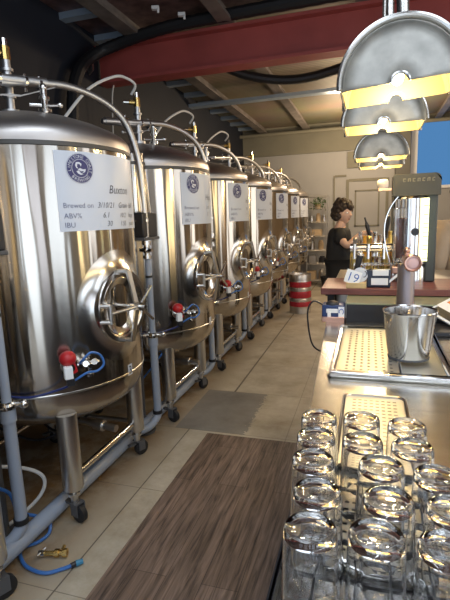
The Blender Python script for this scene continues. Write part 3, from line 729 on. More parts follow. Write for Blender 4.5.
# ---- drip tray under the glasses (perforated)
def perf_tray(name, x0, y0, x1, y1, z, label, rows, cols, slot):
    t = thing(name, (x0, y0, z), label, 'tray')
    W, D = x1 - x0, y1 - y0
    MB().b2((.004, .004, .001), (W - .004, D - .004, .006)).build('tray_base', M['caster'], t, smooth=False)
    # perforated sheet = grid of strips around holes
    q = MB(); m0 = .018; gx = (W - 2 * m0) / cols; gy = (D - 2 * m0) / rows; zz = .012
    def rect(a, b, c, d): q.b2((a, b, zz - .0015), (c, d, zz))
    rect(.002, .002, W - .002, m0); rect(.002, D - m0, W - .002, D - .002); rect(.002, m0, m0, D - m0); rect(W - m0, m0, W - .002, D - m0)
    hx, hy = slot
    for j in range(rows):
        y_a = m0 + gy * j; h0_, h1_ = y_a + (gy - hy) / 2, y_a + (gy + hy) / 2
        rect(m0, y_a, W - m0, h0_); rect(m0, h1_, W - m0, y_a + gy)
        xx = m0
        for i in range(cols):
            c = m0 + gx * (i + .5); rect(xx, h0_, c - hx / 2, h1_); xx = c + hx / 2
        rect(xx, h0_, W - m0, h1_)
    q.build('perforated_plate', M['drip'], t, smooth=False)
    rimp = [(-.002, -.002), (W + .002, -.002), (W + .002, D + .002), (-.002, D + .002)]
    rr_ = []
    for (cx, cy), (a0, a1) in zip([(.02, .02), (W - .02, .02), (W - .02, D - .02), (.02, D - .02)], ((180, 270), (270, 360), (0, 90), (90, 180))):
        for k in range(5):
            a = R(a0 + (a1 - a0) * k / 4); rr_.append((cx + .023 * math.cos(a), cy + .023 * math.sin(a), .014))
    MB().tube(rr_, .0055, 8, closed=True).build('rolled_rim', M['polish'], t)
    return t
perf_tray('drip_tray', -.058, .66, .105, 1.36, 1.0455, 'perforated steel drip tray under the upturned glasses', 30, 8, (.010, .007))
# black glass mat under the near glasses
gm = MB()
for i in range(7): gm.b2((-.125 + i * .055, .30, 1.0655), (-.121 + i * .055, .93, 1.0715))
for i in range(9): gm.b2((-.125, .30 + i * .078, 1.0635), (.209, .306 + i * .078, 1.0695))
gm.b2((-.128, .295, 1.0455), (-.120, .935, 1.0715)).b2((.205, .295, 1.0455), (.213, .935, 1.0715)).b2((-.128, .295, 1.0455), (.213, .301, 1.0715)).b2((-.128, .929, 1.0455), (.213, .935, 1.0715))
tag(gm.build('glass_mat', M['black'], smooth=False), 'black lattice glass mat the upturned glasses stand on', 'mat')
GZ = 1.0718
# ---- glasses, upside down
def make_glass():
    t = empty('beer_glass', (0, 0, 0))
    H = .14
    outer = [(.0395, 0), (.0395, .004), (.039, .02), (.0368, .07), (.0348, .118), (.0345, .129), (.0338, .135), (.032, .1388), (.029, .1402), (.026, .1400)]
    inner = [(.0235, .1388), (.012, .1378), (.0, .1375)]
    cav = [(0, .129), (.024, .1285), (.0305, .1255), (.032, .119), (.0335, .10), (.0347, .07), (.0372, .015), (.0378, .001), (.0385, 0), (.0395, 0)]
    MB().lathe(outer + inner, 40).lathe(cav, 40).build('glass_body', M['glass'], t)
    return t
g0 = make_glass()
GL = [(-.061, .528), (-.063, .606), (-.079, .697), (-.081, .782), (-.087, .864)]
fr = {}
px = [((312, 529), 'left column of glasses, first from the camera'), ((317, 491), 'left column of glasses, second from the camera'), ((313, 459), 'left column of glasses, third from the camera'), ((317.5, 436), 'left column of glasses, fourth from the camera'), ((319, 417), 'left column of glasses, farthest one'),
      ((377, 536), 'middle column of glasses, first from the camera'), ((390, 500), 'middle column of glasses, second from the camera'), ((382.5, 466), 'middle column of glasses, third from the camera'), ((363, 441), 'middle column of glasses, fourth from the camera'), ((361.5, 418.5), 'middle column of glasses, farthest one'),
      ((446, 548), 'right column of glasses, first from the camera'), ((451, 508), 'right column of glasses, second from the camera'), ((437, 478), 'right column of glasses, third from the camera'), ((410.5, 447), 'right column of glasses, fourth from the camera'), ((407, 426), 'right column of glasses, farthest one')]
pos = [list(atz(u, v, GZ + .136)) for (u, v), _ in px]
for it in range(200):                      # glasses may not touch: push overlapping neighbours apart
    for i in range(len(pos)):
        for j in range(i):
            dx_, dy_ = pos[i][0] - pos[j][0], pos[i][1] - pos[j][1]; d_ = math.hypot(dx_, dy_)
            if d_ < .0802:
                s = (.0806 - d_) / 2 / d_
                pos[i][0] += dx_ * s; pos[i][1] += dy_ * s; pos[j][0] -= dx_ * s; pos[j][1] -= dy_ * s
for i, ((u, v), lb_) in enumerate(px):
    g = g0 if i == 0 else copy_tree(g0)
    g.location = (pos[i][0], pos[i][1], GZ); g.rotation_euler.z = i * .7
    tag(g, 'clear upturned beer glass, ' + lb_, 'glass', 'upturned beer glasses on the bar')
# a glass standing at the right edge, a stack of coasters beside it
wx, wy = .315, .985
ug = thing('tumbler', (wx, wy, 1.0455), 'clear tumbler standing at right photo edge behind coasters', 'glass')
MB().lathe([(0, 0), (.026, 0), (.029, .003), (.034, .15), (.0325, .15), (.028, .012), (0, .010)], 32).build('glass_body', M['glass'], ug)
for i in range(6):
    o = MB().lathe([(0, 0), (.045, 0), (.047, .0022), (.045, .0045), (0, .0045)], 24)
    z = 1.0455 + i * .0048
    ob = o.build('coaster', M['gold'] if i == 5 else M['black'], loc=(.262 + .002 * (i % 3), 1.12 + .002 * (i % 2), z))
    tag(ob, ('round gold coaster on top of a dark stack behind the glasses' if i == 5 else 'round dark coaster in the stack under the gold one, %s from the bottom' % ['first', 'second', 'third', 'fourth', 'fifth'][i]), 'coaster', 'stack of coasters behind the glasses')
tag(MB().box((.262, 1.02, 1.050), (.07, .09, .008), .2).build('card_box', M['cork'], bevel=.002), 'brown card packet on worktop in front of coaster stack', 'packet')

# ---- deep steel tray with the bucket
TX0, TX1, TY0, TY1, TZ = -.125, .275, 1.535, 2.24, 1.0455
tt = thing('steel_tray', (TX0, TY0, TZ), 'shallow steel tray with raised rim holding the ice bucket', 'tray')
W, D = TX1 - TX0, TY1 - TY0
q = MB().b2((.01, .01, .0), (W - .01, D - .01, .004))
q.build('tray_floor', M['drip'], t if False else tt, smooth=False)
q = MB()
for a, b in (((0, 0), (W, .022)), ((0, D - .022), (W, D)), ((0, .022), (.022, D - .022)), ((W - .022, .022), (W, D - .022))): q.b2((a[0], a[1], .002), (b[0], b[1], .024))
q.build('raised_rim', M['polish'], tt, bevel=.007, smooth=True)
# perforated insert lying in the left half
pi_ = thing('drain_plate', (TX0 + .03, TY0 + .03, TZ + .005), 'perforated drain plate lying in left half of steel tray', 'plate')
W2, D2 = .205, .62
q = MB(); rows, cols = 16, 7; m0 = .014; gx = (W2 - 2 * m0) / cols; gy = (D2 - 2 * m0) / rows
def rect(a, b, c, d): q.b2((a, b, .009), (c, d, .011))
rect(0, 0, W2, m0); rect(0, D2 - m0, W2, D2); rect(0, m0, m0, D2 - m0); rect(W2 - m0, m0, W2, D2 - m0)
for j in range(rows):
    y_a = m0 + gy * j; h0_, h1_ = y_a + (gy - .014) / 2, y_a + (gy + .014) / 2
    rect(m0, y_a, W2 - m0, h0_); rect(m0, h1_, W2 - m0, y_a + gy); xx = m0
    for i in range(cols):
        c = m0 + gx * (i + .5); rect(xx, h0_, c - .005, h1_); xx = c + .005
    rect(xx, h0_, W2 - m0, h1_)
q.build('perforated_sheet', M['drip'], pi_, smooth=False)
MB().b2((0.002, .002, 0), (W2 - .002, D2 - .002, .003)).build('under_plate', M['caster'], pi_, smooth=False)
MB().b2((W2 - .004, 0, .0), (W2 + .006, D2, .017)).build('plate_edge', M['polish'], pi_, bevel=.002)
bk = thing('ice_bucket', (.148, 1.77, TZ + .018), 'polished steel ice bucket standing in the steel tray', 'bucket')
MB().lathe([(0, 0), (.064, 0), (.07, .004), (.0755, .03), (.093, .172), (.0965, .177), (.095, .182), (.090, .177), (.072, .03), (.066, .008), (0, .006)], 56).build('bucket_body', mat('bucket_steel', (.56, .54, .52), .16, 1), bk)
MB().lathe([(.0655, -.0005), (.0722, .0), (.0735, .006), (.0713, .008)], 56).build('base_ring', M['caster'], bk)

# ---- black kick panel, timber shelf
bp_ = thing('bar_step', (.7, 2.72, 0), 'black panelled step with pale top behind the steel tray', 'step')
MB().b2((-.805, -.30, 1.0455), (.8, -.03, 1.135)).build('black_panel', M['black'], bp_, smooth=False)
MB().b2((-.81, -.305, 1.135), (.8, -.03, 1.142)).build('pale_top', M['screen'], bp_, smooth=False)
ts = thing('timber_shelf', (.6, 2.85, 0), 'red-brown timber bar shelf across the far end of bar', 'shelf')
MB().b2((-.86, -.21, 1.145), (1.0, .24, 1.182)).build('board', M['wood'], ts, bevel=.004)
MB().b2((-.84, -.0, .0), (-.80, .22, 1.145)).b2((.8, .0, .0), (.84, .22, 1.145)).build('support', M['darkbar'], ts, smooth=False)
SZ = 1.182
# payment terminal / card reader at the corner
et = thing('card_terminal', (-.172, 2.44, 1.0455), 'blue and white card terminal with black dome at bar corner', 'terminal')
MB().box((0, 0, .045), (.115, .10, .085)).build('housing', mat('dark_blue_case', (.02, .045, .14), .4), et, bevel=.006)
MB().ball((-.005, -.02, .088), (.036, .03, .02)).build('dome', M['black'], et)
MB().box((-.005, -.052, .058), (.06, .006, .022)).box((-.02, -.053, .04), (.018, .006, .03)).build('clip', M['white'], et, bevel=.002)
MB().box((.042, -.052, .05), (.03, .003, .06)).build('sticker', M['paper'], et)
MB().tube([(.042 + .011 * math.cos(R(a)), -.0545, .055 + .014 * math.sin(R(a))) for a in range(-60, 240, 30)], .0022, 6).build('sticker_mark', M['blue'], et)
MB().box((0, -.055, .012), (.115, .012, .03)).build('lower_plate', M['copper'], et, bevel=.003)
tag(MB().tube(catmull([(-.228, 2.46, 1.12), (-.28, 2.46, 1.14), (-.31, 2.45, 1.09), (-.30, 2.42, .98), (-.27, 2.4, .90), (-.20, 2.45, .85)], 6), .005, 6).build('power_lead', M['black']), 'black power lead looping off the card terminal', 'cable')
# table number sign
tn = thing('number_stand', (-.065, 2.68, SZ), 'pale wooden block holding white table number cards', 'stand')
MB().prism([(-.055, -.03), (.055, -.03), (.055, .03), (-.055, .03)], 0, .03).build('block', M['block'], tn, bevel=.002)
X19 = Matrix.Translation((-.018, -.012, .062)) @ Matrix.Rotation(R(-18), 4, 'Y') @ Matrix.Rotation(R(83), 4, 'X')
c19 = MB().box((-.018, -.012, .062), (.085, .075, .003), X=Matrix.Rotation(R(18), 4, 'Y') @ Matrix.Rotation(R(83), 4, 'X')).build('number_card', M['paper'], tn)
gg = text_geo('19', .072, 'CENTER'); MB().add([(v[0], v[1] - .026, .0024) for v in gg[0]], gg[1], Matrix.Translation((-.018, -.012, .062)) @ Matrix.Rotation(R(18), 4, 'Y') @ Matrix.Rotation(R(83), 4, 'X')).build('number', M['blue'], c19)
Xc = Matrix.Translation((.02, .012, .072)) @ Matrix.Rotation(R(12), 4, 'Y') @ Matrix.Rotation(R(83), 4, 'X')
cc = MB().lathe([(0, -.0015), (.042, -.0015), (.042, .0015), (0, .0015)], 28, Xc).build('round_card', M['label'], tn)
MB().tube([Xc @ Vector((.022 + .011 * math.cos(R(a)), .008 + .016 * math.sin(R(a)), .002)) for a in range(-100, 110, 20)], .0025, 6).build('number', M['ink'], cc)
# dark card holder with white cards
ch = thing('card_holder', (.055, 2.72, SZ), 'dark card holder with two white cards beside number stand', 'holder')
MB().box((0, 0, .05), (.13, .06, .10)).lathe([(0, 0), (.03, 0), (.03, .05), (0, .05)], 12, Matrix.Translation((-.05, 0, .05))).build('holder_body', mat('dark_slate', (.03, .04, .07), .4), ch, bevel=.008)
MB().box((.01, -.033, .085), (.085, .005, .034)).build('card', M['paper'], ch, bevel=.001); MB().box((.005, -.036, .035), (.09, .005, .038)).build('card', M['paper'], ch, bevel=.001)
MB().box((.075, -.028, .05), (.012, .003, .12), X=Matrix.Rotation(R(48), 4, 'Y')).build('loose_card', M['paper'], ch)

# ---- beer font with round cap (steel column)
bf = thing('beer_font', (.172, 2.33, 1.0455), 'steel beer font column with round copper cap behind ice bucket', 'tap')
MB().lathe([(0, 0), (.05, 0), (.05, .008), (.040, .015), (.040, .30), (.036, .31), (0, .31)], 32).build('column', mat('warm_steel', (.29, .25, .255), .42, 1), bf)
MB().cyl((.022, -.06, .318), (.015, .08, .318), .034, n=32).build('cross_tube', M['copper'], bf)
MB().lathe([(0, .0), (.030, 0), (.036, -.004), (.040, .004), (.036, .012)], 32, Matrix.Translation((.022, -.06, .318)) @ Matrix.Rotation(R(90), 4, 'X')).build('end_cap', M['copper'], bf)
MB().ball((.022, -.062, .318), (.027, .006, .027)).build('cap_badge', mat('pale_pink_badge', (.62, .42, .42), .4), bf)
MB().cyl((0, 0, .345), (0, 0, .37), .012).ball((0, 0, .372), .016, 10, 8).build('top_knob', M['copper'], bf)

# ---- magazine pile / black tray at right
mg = thing('magazine', (.40, 2.34, 1.0655), 'black and white magazine with orange print lying on the bar', 'magazine', rz=.5)
Xm = Matrix.Rotation(R(-22), 4, 'Y') @ Matrix.Rotation(R(14), 4, 'X')
MB().box((0, 0, .055), (.16, .22, .008), X=Xm).build('cover', M['paper'], mg)
for a, b, c, d, m_ in ((-.045, .02, .045, .15, 'black'), (.05, .04, .05, .1, 'orange'), (.045, -.05, .04, .05, 'black'), (-.05, -.08, .03, .03, 'caster')):
    qq = MB(); g = boxgeo((a, b, .0048), (c, d, .001)); qq.add(g[0], g[1], Matrix.Translation((0, 0, .055)) @ Xm); qq.build('printed_area', M[m_], mg)
kb = tag(MB().box((.42, 2.26, 1.056), (.30, .18, .02), .1).build('black_tray', M['black'], bevel=.004), 'flat black tray under the magazine at the right edge', 'tray')
MB().box((.36, 2.165, 1.058), (.02, .006, .008), .1).build('tray_light', M['white'], kb)

# ------------------------------------------------------------------ equipment on the timber shelf and behind
dm = thing('drinks_dispenser', (.24, 2.93, SZ), 'tall black framed dispenser with chrome cylinder and lit strip', 'dispenser')
fr_ = MB().b2((.075, .0, 0), (.135, .12, .60)).b2((-.14, .04, 0), (.10, .12, .02)).b2((-.10, .10, .02), (.08, .12, .56))
fr_.build('frame', mat('dark_grey_frame', (.05, .055, .05), .4), dm, bevel=.01)
pts = [(-.115, .0), (.145, .0), (.145, .10)] + [(.145 - .03 + .03 * math.cos(R(a)), .095 + .03 * math.sin(R(a))) for a in range(0, 91, 30)] + [(-.105, .125), (-.115, .115)]
MB().prism(pts, -.12, .02, Matrix.Translation((0, 0, .505)) @ Matrix.Rotation(R(90), 4, 'X')).build('header', mat('olive_dark', (.05, .048, .036), .4), dm, bevel=.004)
sg = MB()
for i in range(7):
    x = -.06 + i * .026
    sg.b2((x, -.0225, .585), (x + .005, -.0215, .605)).b2((x, -.0225, .60), (x + .015, -.0215, .605))
    if i % 2: sg.b2((x + .011, -.0225, .585), (x + .015, -.0215, .60))
    else: sg.b2((x, -.0225, .585), (x + .014, -.0215, .589))
sg.build('header_marks', mat('header_print', (.25, .23, .16), .5), dm, smooth=False)
MB().lathe([(0, .10), (.08, .10), (.09, .11), (.09, .49), (.08, .50), (0, .505)], 48, Matrix.Translation((-.005, .03, 0))).build('chrome_cylinder', M['polish'], dm)
MB().lathe([(0, 0), (.058, 0), (.058, .085), (.05, .10), (0, .10)], 32, Matrix.Translation((.025, .02, 0))).build('base_cup', M['polish'], dm)
MB().box((.01, -.04, .085), (.05, .006, .009)).build('base_slot', M['black'], dm)
MB().b2((.052, -.055, .13), (.082, -.02, .49)).build('light_strip', M['led'], dm, smooth=False)
for i in range(14): MB().b2((.054, -.0562, .145 + .025 * i), (.080, -.0548, .149 + .025 * i)).build('strip_mark', M['caster'], dm, smooth=False)
MB().lathe([(0, 0), (.022, 0), (.022, .012), (0, .012)], 24, Matrix.Translation((.012, -.052, .30)) @ Matrix.Rotation(R(90), 4, 'X')).build('round_port', M['black'], dm)
MB().b2((-.105, -.075, .13), (-.045, -.03, .44)).build('side_window', M['glass'], dm, bevel=.006)
MB().b2((-.09, -.068, .15), (-.058, -.04, .38)).build('dark_brew', mat('dark_brew', (.10, .03, .015), .2), dm, bevel=.004)
MB().b2((-.11, -.08, .06), (-.01, .0, .10)).build('drip_block', M['copper'], dm, bevel=.005)
MB().tube(catmull([(-.12, .0, .12), (-.15, .01, .25), (-.15, .01, .36), (-.12, .01, .45), (-.07, .01, .52)], 8), .005, 8).build('chrome_tube', M['polish'], dm)
# tap bank with handles
tb = thing('tap_bank', (.075, 3.35, 0), 'chrome beer tap bank with black handles near the bartender', 'tap')
MB().cyl((-.2, 0, 1.36), (.22, 0, 1.36), .03).cyl((-.14, 0, 1.1705), (-.14, 0, 1.36), .025).cyl((.16, 0, 1.1705), (.16, 0, 1.36), .025).build('manifold', M['polish'], tb)
for i, (x, h_, m_) in enumerate(((-.17, .05, 'steel'), (-.08, .06, 'gold'), (.02, .19, 'black'), (.08, .07, 'gold'), (.16, .07, 'polish'))):
    tp_ = MB().cyl((x, -.02, 1.36), (x, -.09, 1.35), .014, n=12).cyl((x, -.085, 1.36), (x, -.09, 1.29), .010, n=10).cyl((x, -.08, 1.35), (x, -.075, 1.39), .012, n=10).build('faucet', M['polish'], tb)
    MB().lathe([(0, 0), (.010, 0), (.013, h_ * .4), (.018, h_ * .8), (.012, h_), (0, h_ * 1.02)], 14, Matrix.Translation((x, -.075, 1.385)) @ Matrix.Rotation(R(8), 4, 'Y')).build('tap_handle', M[m_], tp_)
cb = tag(MB().b2((-.21, 3.14, 0), (1.7, 3.66, 1.17)).build('back_bar', M['steel'], smooth=False), 'steel back bar counter carrying taps and bottles', 'counter')
# black torch-like handle
bh = thing('muddler', (-.075, 2.78, SZ), 'large black cylindrical handle with silver band leaning beside cards', 'handle')
MB().lathe([(0, 0), (.013, 0), (.016, .03), (.018, .10), (.018, .13), (0, .13)], 20, Matrix.Translation((0, 0, .06)) @ Matrix.Rotation(R(14), 4, 'Y')).build('grip', M['black'], bh)
MB().lathe([(.0185, 0), (.0195, .002), (.0195, .010), (.0185, .012)], 20, Matrix.Translation((0, 0, .06)) @ Matrix.Rotation(R(14), 4, 'Y') @ Matrix.Translation((0, 0, .115))).build('silver_band', M['polish'], bh)
MB().cyl((0, 0, 0), (0, 0, .07), .010).cyl((0, 0, 0), (0, 0, .008), .03).build('stem', M['steel'], bh)
# glass rack: steel crate and rows of glasses / bottles
cr = thing('steel_crate', (.03, 3.0, SZ), 'steel wire crate of washed glassware on the timber shelf', 'crate')
q = MB()
for z in (.004, .05, .10):
    q.tube([(-.12, -.05, z), (.13, -.05, z), (.13, .05, z), (-.12, .05, z)], .003, 6, closed=True)
for k in range(8):
    x = -.12 + .25 * k / 7; q.cyl((x, -.05, 0), (x, -.05, .10), .002, n=6).cyl((x, .05, 0), (x, .05, .10), .002, n=6)
q.build('wire_frame', M['polish'], cr)
gb = MB().lathe([(0, 0), (.014, 0), (.018, .004), (.018, .085), (.0165, .085), (.0165, .01), (0, .008)], 16)
gb0 = bpy.data.meshes.new('x'); gme = gb.mesh('small_glass', M['polish']); gme2 = gb.mesh('small_glass', M['gold']); gme3 = gb.mesh('small_glass', M['glass'])
cnt = 0
for r_ in range(2):
    for i in range(6):
        o = bpy.data.objects.new('small_cup', (gme2, gme, gme2, gme3, gme2, gme)[(i + r_ * 2) % 6]); COL.objects.link(o); o.location = (.03 - .10 + .042 * i, 2.975 + .045 * r_, SZ + .008)
        tag(o, 'small shiny cup in the wire crate, %s row, %s from the left' % (('front', 'rear')[r_], ('first', 'second', 'third', 'fourth', 'fifth', 'sixth')[i]), 'cup', 'cups in the wire crate')
btl = MB().lathe([(0, 0), (.03, 0), (.033, .006), (.033, .13), (.014, .19), (.013, .24), (.016, .245), (.016, .255), (0, .255)], 20)
bmesh_ = {k: btl.mesh('bottle', M[k]) for k in ('gold', 'glass', 'beer', 'copper', 'polish')}
for i in range(9):
    o = bpy.data.objects.new('bottle', bmesh_[('gold', 'beer', 'polish', 'gold', 'copper', 'glass', 'beer', 'polish', 'gold')[i]]); COL.objects.link(o); o.location = ((-.10 + .07 * i, 3.50, 1.1705) if i < 5 else (-.065 + .07 * (i - 5), 3.58, 1.1705)); o.scale = (1, 1, .95 + .1 * ((i * 7) % 3))
    tag(o, 'bottle standing on the back bar, %s from the left' % ('front row first', 'front row second', 'front row third', 'front row fourth', 'front row fifth', 'rear row first', 'rear row second', 'rear row third', 'rear row fourth')[i], 'bottle', 'bottles on the back bar')
gl2 = MB().lathe([(0, 0), (.026, 0), (.028, .004), (.033, .12), (.0315, .12), (.027, .01), (0, .008)], 20); gl2m = [gl2.mesh('goblet', M[k]) for k in ('glass', 'polish', 'gold')]
for i in range(5):
    o = bpy.data.objects.new('tumbler', gl2m[(0, 2, 1, 0, 2, 0, 1)[i]]); COL.objects.link(o); o.location = (-.09 + .072 * i, 3.425, 1.1705)
    tag(o, 'tumbler on the back bar before the bottles, %s from the left' % ('first', 'second', 'third', 'fourth', 'fifth', 'sixth', 'seventh')[i], 'tumbler', 'tumblers on the back bar')
# timber shelf on wall behind, white lamp
hsf = thing('copper_shelf', (.24, 5.0, 0), 'small copper-edged shelf on a post above the taps', 'shelf')
MB().b2((-.16, -.06, 1.81), (.09, .06, 1.835)).build('board', M['copper'], hsf, smooth=False)
MB().b2((-.03, -.04, 0), (.03, .04, 1.81)).build('post', M['concreteblk'], hsf, smooth=False)
tag(MB().lathe([(0, 0), (.05, 0), (.055, .01), (.055, .07), (.045, .085), (0, .085)], 24).build('white_canister', M['white'], loc=(.12, 5.0, 1.8355)), 'white canister standing on the copper-edged shelf', 'canister')

# ------------------------------------------------------------------ keg lamps
def make_lamp():
    t = empty('keg_lamp', (0, 0, 0)); r = .20; Lh = .15
    q = MB(); n = 24
    prof = [(-Lh + .0, r - .012), (-Lh + .02, r), (0, r), (Lh - .02, r), (Lh, r - .012)]
    vs = []; fs = []
    for y, rr in prof:
        for i in range(n + 1): a = PI * i / n; vs.append((rr * math.cos(a), y, rr * math.sin(a)))
    for j in range(len(prof) - 1):
        for i in range(n): k = j * (n + 1) + i; fs.append((k, k + 1, k + n + 2, k + n + 1))
    q.add(vs, fs)
    for s_ in (-1, 1):
        vs = []; fs = []; rad = [.030, .08, .14, r - .012]
        for ri, rr in enumerate(rad):
            for i in range(n + 1): a = PI * i / n; vs.append((rr * math.cos(a), s_ * (Lh + .0005), rr * math.sin(a)))
        for j in range(3):
            for i in range(n): k = j * (n + 1) + i; fs.append((k, k + 1, k + n + 2, k + n + 1))
        q.add(vs, fs)
    sh = q.build('keg_shell', M['lampout'], t)
    sh.data.materials.append(M['lampin'])
    sd = sh.modifiers.new('solid', 'SOLIDIFY'); sd.thickness = .005; sd.offset = 0; sd.material_offset = 0
    # inner liner as its own part
    q = MB(); vs = []; fs = []; ri = r - .006
    for y, rr in ((-Lh + .006, ri - .012), (-Lh + .022, ri), (Lh - .022, ri), (Lh - .006, ri - .012)):
        for i in range(n + 1): a = PI * i / n; vs.append((rr * math.cos(a), y, rr * math.sin(a)))
    for j in range(3):
        for i in range(n): k = j * (n + 1) + i; fs.append((k, k + 1, k + n + 2, k + n + 1))
    q.add(vs, fs)
    for s_ in (-1, 1):
        vs = []; fs = []
        for rr in (.038, .10, ri - .012):
            for i in range(n + 1): a = PI * i / n; vs.append((rr * math.cos(a), s_ * (Lh - .005), rr * math.sin(a)))
        for j in range(2):
            for i in range(n): k = j * (n + 1) + i; fs.append((k, k + 1, k + n + 2, k + n + 1))
        q.add(vs, fs)
    q.build('inner_lining', M['lampin'], t)
    for s_ in (-1, 1):
        arc = [((r + .004) * math.cos(PI * i / 32), s_ * (Lh + .022), (r + .004) * math.sin(PI * i / 32)) for i in range(33)]
        MB().tube(arc, .009, 8).build('chime_rim', M['rim'], t)
        fl_ = MB(); vs = []; fs = []
        for y in (Lh - .005, Lh + .022):
            for i in range(n + 1): a = PI * i / n; vs.append(((r + .001) * math.cos(a), s_ * y, (r + .001) * math.sin(a)))
        for i in range(n): fs.append((i, i + 1, i + n + 2, i + n + 1))
        o = fl_.add(vs, fs).build('chime_skirt', M['lampout'], t); md = o.modifiers.new('s', 'SOLIDIFY'); md.thickness = .004
        ring_ = [(.030 * math.cos(PI * i / 20), s_ * (Lh + .006), .030 * math.sin(PI * i / 20)) for i in range(21)]
        MB().tube(ring_, .006, 8).build('neck_ring', M['rim'], t)
    MB().ball((0, 0, .055), (.024, .024, .03)).build('bulb', M['bulb'], t)
    MB().cyl((0, 0, .08), (0, 0, .195), .018).build('bulb_holder', M['black'], t)
    return t
lamp = make_lamp()
LP = [(.091, 1.94, 2.04, 3.5, 'nearest keg lamp with visible bulb at upper right'), (.058, 2.74, 2.045, .5, 'second keg lamp, just below and behind the nearest one'), (.077, 4.13, 2.033, .5, 'third keg lamp from the camera, above the bartender taps'), (.094, 4.96, 2.04, 0, 'farthest of four, mostly hidden by the third')]
for i, (x, y, z, tilt, lb_) in enumerate(LP):
    o = lamp if i == 0 else copy_tree(lamp)
    o.location = (x, y, z); o.rotation_euler = (0, -R(tilt), 0)
    hx = .025 if i == 0 else 0
    MB().cyl((hx, -.02, .195), (hx, -.02, 1.50), .022 if i == 0 else .005).cyl((hx, -.02, .19), (hx, -.02, .23), .035).build('hanging_rod', M['rim'], o)
    tag(o, 'lampshade of half a steel keg, ' + lb_, 'lamp', 'half-keg lamps over the bar')
    L_ = bpy.data.lights.new('bulb_light', 'POINT'); L_.energy = 5.5; L_.color = (1, .76, .38); L_.shadow_soft_size = .035
    lo = bpy.data.objects.new('bulb_light', L_); COL.objects.link(lo); lo.location = (x, y, z + .0)

# ------------------------------------------------------------------ people
def skin_mesh(name, nodes, edges, m, parent=None, sub=2, root=0):
    me = bpy.data.meshes.new(name); me.from_pydata([n[0] for n in nodes], edges, [])
    o = bpy.data.objects.new(name, me); COL.objects.link(o)
    o.modifiers.new('skin', 'SKIN'); s = o.modifiers.new('sub', 'SUBSURF'); s.levels = s.render_levels = sub
    for i, n in enumerate(nodes):
        r_ = n[1]; me.skin_vertices[0].data[i].radius = (r_, r_) if isinstance(r_, (int, float)) else r_
        me.skin_vertices[0].data[i].use_root = (i == root)
    bpy.context.view_layer.update()
    nm_ = bpy.data.meshes.new_from_object(o.evaluated_get(bpy.context.evaluated_depsgraph_get()))
    bpy.data.objects.remove(o); nm_.name = name; nm_.materials.clear(); nm_.materials.append(m)
    nm_.polygons.foreach_set('use_smooth', [True] * len(nm_.polygons))
    o = bpy.data.objects.new(name, nm_); COL.objects.link(o)
    if parent: o.parent = parent
    return o

def head_mesh(mb, c, yaw, pitch=0, s=1.0):
    """head facing local +X, one surface: cranium shaped with face features"""
    n, m = 32, 24; vs = []; fs = []
    X = Matrix.Translation(c) @ Matrix.Rotation(yaw, 4, 'Z') @ Matrix.Rotation(pitch, 4, 'Y')
    for j in range(m + 1):
        ph = PI * j / m
        for i in range(n):
            th = 2 * PI * i / n
            x, y, z = math.sin(ph) * math.cos(th), math.sin(ph) * math.sin(th), math.cos(ph)
            px_, py_, pz_ = x * .095, y * .074, z * .118
            if z < 0: px_ *= 1 - .18 * z * z if x > 0 else 1 - .45 * z * z; py_ *= 1 - .28 * z * z
            if x > 0:
                nose = math.exp(-((z + .12) / .17) ** 2 - (y / .17) ** 2); px_ += .026 * nose
                brow = math.exp(-((z - .22) / .10) ** 2 - (y / .5) ** 2); px_ += .006 * brow
                eye = math.exp(-((z - .05) / .10) ** 2 - ((abs(y) - .38) / .16) ** 2); px_ -= .010 * eye
                mouth = math.exp(-((z + .48) / .06) ** 2 - (y / .3) ** 2); px_ += .005 * mouth
                chin = math.exp(-((z + .82) / .16) ** 2 - (y / .35) ** 2); px_ += .016 * chin
            ear = math.exp(-((x + .05) / .13) ** 2 - ((z + .05) / .22) ** 2); py_ += math.copysign(.014 * ear, y) if abs(y) > .3 else 0
            vs.append((px_ * s, py_ * s, pz_ * s))
    for j in range(m):
        for i in range(n):
            a, b, c_, d = j * n + i, j * n + (i + 1) % n, (j + 1) * n + (i + 1) % n, (j + 1) * n + i
            fs.append((a, b, c_, d))
    mb.add(vs, fs, X); return X

def hand(nodes, edges, wrist_i, w, dirv, up):
    """palm and five bent fingers appended to a skin skeleton"""
    d = Vector(dirv).normalized(); u = Vector(up).normalized(); s = d.cross(u).normalized(); w = Vector(w)
    def add(p, r, par): nodes.append((tuple(p), r)); edges.append((par, len(nodes) - 1)); return len(nodes) - 1
    pm = add(w + d * .05, (.020, .030), wrist_i)
    for k, (o_, l_) in enumerate(((-.03, .070), (-.01, .080), (.01, .076), (.03, .060))):
        a = add(w + d * .085 + s * o_, .0095, pm); b = add(w + d * (.085 + l_ * .5) + s * o_ - u * .012, .0085, a); add(w + d * (.085 + l_ * .72) + s * o_ - u * .045, .0075, b)
    a = add(w + d * .04 - s * .035, .011, pm); b = add(w + d * .07 - s * .05 - u * .015, .0095, a); add(w + d * .095 - s * .045 - u * .035, .008, b)

